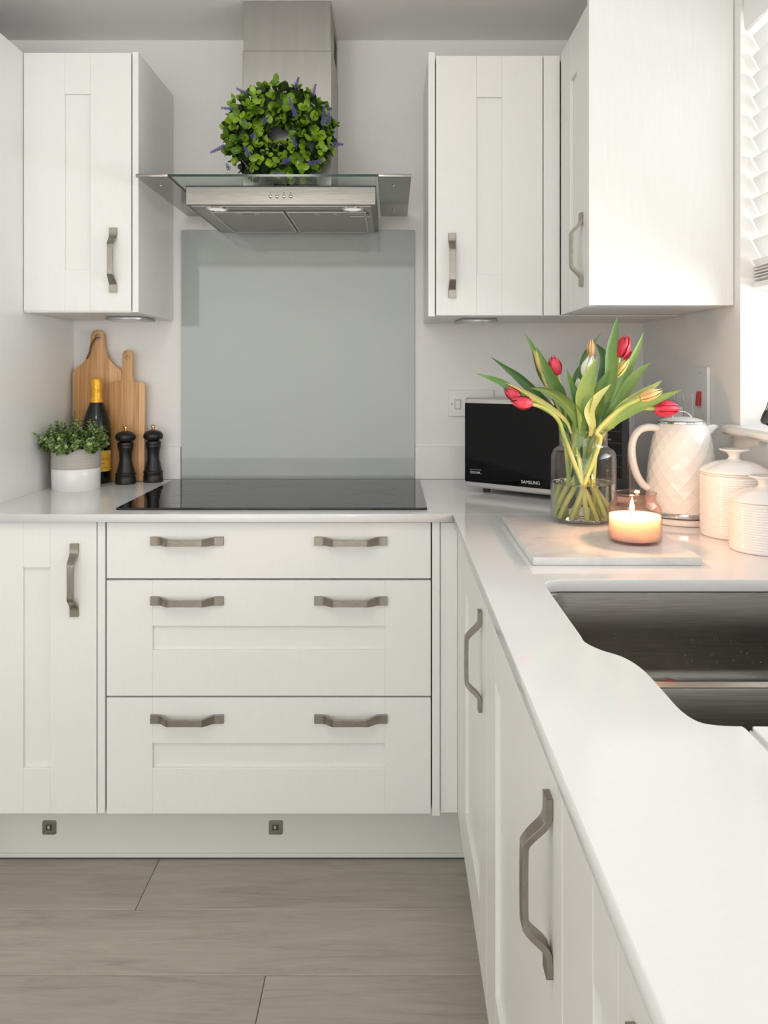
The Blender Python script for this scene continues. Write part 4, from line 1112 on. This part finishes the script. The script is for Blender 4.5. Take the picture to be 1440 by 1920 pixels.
def flower(parent, p0, p1, width, m, seed):
    """closed tulip cup of six petals from base p0 to tip p1 (local to the parent)"""
    r_ = random.Random(seed); ln = (p1 - p0).length
    q = (p1 - p0).to_track_quat('Z', 'Y')
    root = None; width *= 1.12
    for k in range(6):
        bm = bmesh.new(); prev = None; inner_ = k % 2
        R = width * .5 * (.90 if inner_ else 1.0); a0 = k * PI / 3 + r_.uniform(-.08, .08); ns = 7
        L2 = ln * (r_.uniform(.97, 1.05) if inner_ else r_.uniform(.90, 1.0))
        for i in range(ns + 1):
            t = i / ns
            rad = R * (math.sin(PI * min(1, .10 + .78 * t)) ** .62) * (1 - .35 * t ** 3); 
            span = .66 * (math.sin(PI * (.12 + .80 * t)) ** .55) * (1 - .45 * t ** 5) * (1 if t < .98 else .25)
            ring = []
            for u_ in (-1, -.5, 0, .5, 1):
                aa = a0 + u_ * span
                rr5 = rad * (1 - .10 * u_ * u_ * (1 if inner_ else -.3)) + .0004 * (1 - inner_)
                zz_ = L2 * t - (.045 * ln * u_ * u_ * t * t)
                ring.append(bm.verts.new((rr5 * math.cos(aa), rr5 * math.sin(aa), zz_)))
            if prev:
                for j in range(4): bm.faces.new((prev[j], prev[j + 1], ring[j + 1], ring[j]))
            prev = ring
        if root is None:
            root = obj('flower', bm, m, parent, loc=p0, smooth=True); root.rotation_euler = q.to_euler()
        else: obj('petal', bm, m, root, smooth=True)
    return root


G = 'tulips in the glass vase'
def tulip(label, bottom, neck, mids, p0, p1, width, m, leaves=(), seed=1, sr=.0045):
    """bottom, neck: (dx, dy) offsets from the vase axis; mids, p0, p1, leaves as (px, py, depth)"""
    b = Vector((VX + bottom[0], VY + bottom[1], BASE_Z)); t = thing('tulip', label, 'tulip', b, group=G)
    nk = Vector((VX + neck[0] * 1.28, VY + neck[1] * 1.25, MZ + .180))
    P0, P1 = at(*p0), at(*p1)
    mid1 = b.lerp(nk, .5) + Vector((0, 0, .0))
    cs = spline([b, mid1, nk] + [at(*q) for q in mids] + [P0], 6)
    cs = [c - b for c in cs]; m_ = len(cs)
    obj('stem', tube(bmesh.new(), cs, [sr * (1.15 - .25 * i / m_) for i in range(m_)], 9), M['stem'], t, smooth=True)
    d = (P1 - P0).normalized()
    flower(t, P0 - b - d * .001, P1 - b, width, m, seed)
    for (pts, w, mt, roll, fold, tw_) in leaves:
        pp_ = []
        for q in pts:
            if len(q) == 3 and q[0] > 10: pp_.append(at(*q) - b)
            else: pp_.append(Vector((VX + q[0], VY + q[1], MZ + q[2])) - b)
        obj('leaf', blade(pp_, w, roll, fold, 6, tw_), M[mt], t, smooth=True)
    return t
LG, LD, LP = 'tulip_leaf', 'tulip_leaf_dark', 'tulip_leaf_pale'
tulip('red tulip drooping lowest on the left over the microwave', (.018, -.042), (-.033, -.014), [(1048, 790, 1.735), (1025, 768, 1.73)], (996, 757, 1.725), (958, 753, 1.72), .0275, M['red_petal'],
      [([(-.030, -.02, .195), (1062, 790, 1.735), (1037, 767, 1.73), (1003, 745, 1.725), (974, 729, 1.72), (946, 717, 1.715)], .012, LP, .5, .3, 0),
       ([(-.012, -.012, .06), (-.020, -.015, .150), (-.010, -.02, .205), (1080, 776, 1.73), (1050, 745, 1.72), (1022, 731, 1.71), (993, 727, 1.705)], .029, LG, .35, .5, .3)], 3)
tulip('dark red tulip half hidden behind the lowest red bloom on the left', (-.012, .046), (-.030, .010), [(1040, 775, 1.765), (1005, 752, 1.765)], (974, 748, 1.76), (945, 727, 1.755), .0260, M['red_petal'],
      [([(-.025, .015, .195), (1050, 785, 1.765), (1010, 757, 1.765), (968, 738, 1.765), (937, 716, 1.76), (892, 700, 1.755)], .023, LG, -.4, .4, .2),
       ([(-.028, .02, .195), (1051, 785, 1.775), (1030, 762, 1.775), (994, 728, 1.78), (971, 707, 1.785), (951, 692, 1.785), (920, 669, 1.785)], .021, LD, .4, .4, -.5)], 4)
tulip('red tulip standing upright left of centre', (.050, .016), (-.022, .022), [(1060, 770, 1.785), (1050, 725, 1.79)], (1046, 702, 1.79), (1034, 667, 1.79), .0270, M['red_petal'],
      [([(-.015, .02, .19), (1066, 790, 1.78), (1052, 742, 1.78), (1039, 718, 1.775), (1020, 682, 1.77), (1004, 648, 1.77)], .025, LG, .2, .45, 0)], 5)
tulip('thin yellow-green tulip bud behind a leaf on the upper left', (.034, .038), (-.030, .025), [(1048, 765, 1.80), (1025, 722, 1.80)], (1016, 698, 1.80), (1003, 655, 1.80), .0160, M['yellow_petal'],
      [([(-.02, .03, .19), (1052, 775, 1.805), (1031, 728, 1.81), (1014, 700, 1.81), (1000, 655, 1.81), (983, 624, 1.81)], .020, LD, -.3, .4, 0)], 6)
tulip('pale yellow tulip standing at the top centre', (-.042, .030), (-.006, .026), [(1100, 760, 1.79), (1108, 700, 1.79)], (1108, 668, 1.79), (1108, 635, 1.79), .0165, M['peach_petal'],
      [([(-.010, .03, .19), (1092, 770, 1.80), (1091, 728, 1.80), (1091, 699, 1.80), (1098, 664, 1.80), (1127, 624, 1.80)], .018, LD, .5, .4, -.4),
       ([(0, .03, .19), (1115, 770, 1.805), (1130, 710, 1.81), (1134, 685, 1.81), (1130, 662, 1.81), (1116, 643, 1.81)], .026, LD, .1, .3, 0)], 7)
tulip('white tulip just below the pale yellow one in the centre', (-.004, -.050), (-.012, -.006), [(1096, 770, 1.745), (1095, 730, 1.745)], (1098, 706, 1.745), (1109, 666, 1.745), .0270, M['white_petal'],
      [([(-.006, -.015, .19), (1093, 778, 1.725), (1096, 740, 1.715), (1106, 705, 1.71), (1121, 669, 1.71)], .036, LG, .15, .55, .1),
       ([(-.018, -.014, .19), (1088, 780, 1.73), (1080, 748, 1.73), (1071, 720, 1.73), (1061, 691, 1.73)], .019, LD, .1, .5, 0)], 8)
tulip('small closed white bud hidden low among the centre leaves', (.036, -.026), (-.014, .014), [(1086, 760, 1.765)], (1083, 728, 1.765), (1084, 708, 1.765), .0100, M['white_petal'],
      [([(-.01, .012, .19), (1084, 760, 1.77), (1078, 722, 1.77), (1080, 702, 1.77), (1087, 684, 1.77)], .016, LD, -.2, .4, 0)], 9)
tulip('bright red tulip highest in the bunch beside the tallest leaf', (-.054, .006), (.018, .010), [(1136, 760, 1.77), (1155, 700, 1.77)], (1161, 668, 1.77), (1176, 628, 1.77), .0320, M['red_petal'],
      [([(.008, -.004, .18), (1122, 790, 1.745), (1136, 750, 1.74), (1145, 706, 1.735), (1146, 662, 1.73), (1153, 622, 1.735), (1158, 593, 1.74)], .027, LG, .1, .45, .1)], 10)
tulip('dark red tulip peeping from behind the long leaf at upper right', (-.010, .016), (.026, .026), [(1150, 755, 1.80), (1172, 700, 1.80)], (1177, 684, 1.80), (1184, 657, 1.80), .0230, M['red_petal'], [
       ([(.022, .02, .19), (1142, 775, 1.785), (1159, 733, 1.785), (1176, 694, 1.785), (1195, 654, 1.785), (1207, 623, 1.785)], .023, LG, -.25, .45, 0)], 11)
tulip('yellow-green tulip leaning right below the bright red one', (.012, -.014), (.022, -.006), [(1132, 770, 1.75), (1144, 725, 1.75)], (1152, 706, 1.75), (1178, 673, 1.75), .0200, M['yellow_petal'],
      [([(.010, -.02, .19), (1110, 800, 1.72), (1104, 770, 1.715), (1120, 744, 1.71), (1146, 720, 1.71)], .024, LP, -.2, .5, 0),
       ([(.004, .002, .12), (.008, -.002, .19), (1118, 770, 1.735), (1124, 735, 1.73), (1134, 712, 1.73), (1143, 695, 1.735)], .026, LG, .3, .5, .2)], 12)
tulip('peach yellow tulip leaning far right above the lowest bloom', (-.034, -.038), (.024, -.022), [(1120, 808, 1.715), (1160, 768, 1.715)], (1201, 747, 1.715), (1243, 732, 1.715), .0215, M['peach_petal'],
      [([(.024, -.01, .19), (1140, 790, 1.72), (1165, 762, 1.72), (1203, 737, 1.73), (1226, 724, 1.73), (1242, 713, 1.73)], .019, LP, -.3, .35, 0),
       ([(.03, .01, .19), (1145, 776, 1.76), (1165, 748, 1.77), (1182, 718, 1.77), (1200, 697, 1.77), (1221, 679, 1.77)], .026, LG, .2, .45, .2)], 13, .0045)
tulip('red tulip drooping furthest right, touching the kettle lid', (-.052, -.016), (.030, .004), [(1150, 790, 1.745), (1190, 768, 1.745)], (1228, 766, 1.75), (1275, 766, 1.755), .0350, M['red_petal'],
      [([(.030, .0, .19), (1142, 800, 1.73), (1162, 781, 1.73), (1195, 763, 1.73), (1242, 745, 1.735), (1278, 731, 1.735)], .024, LG, -.2, .4, .2)], 14)
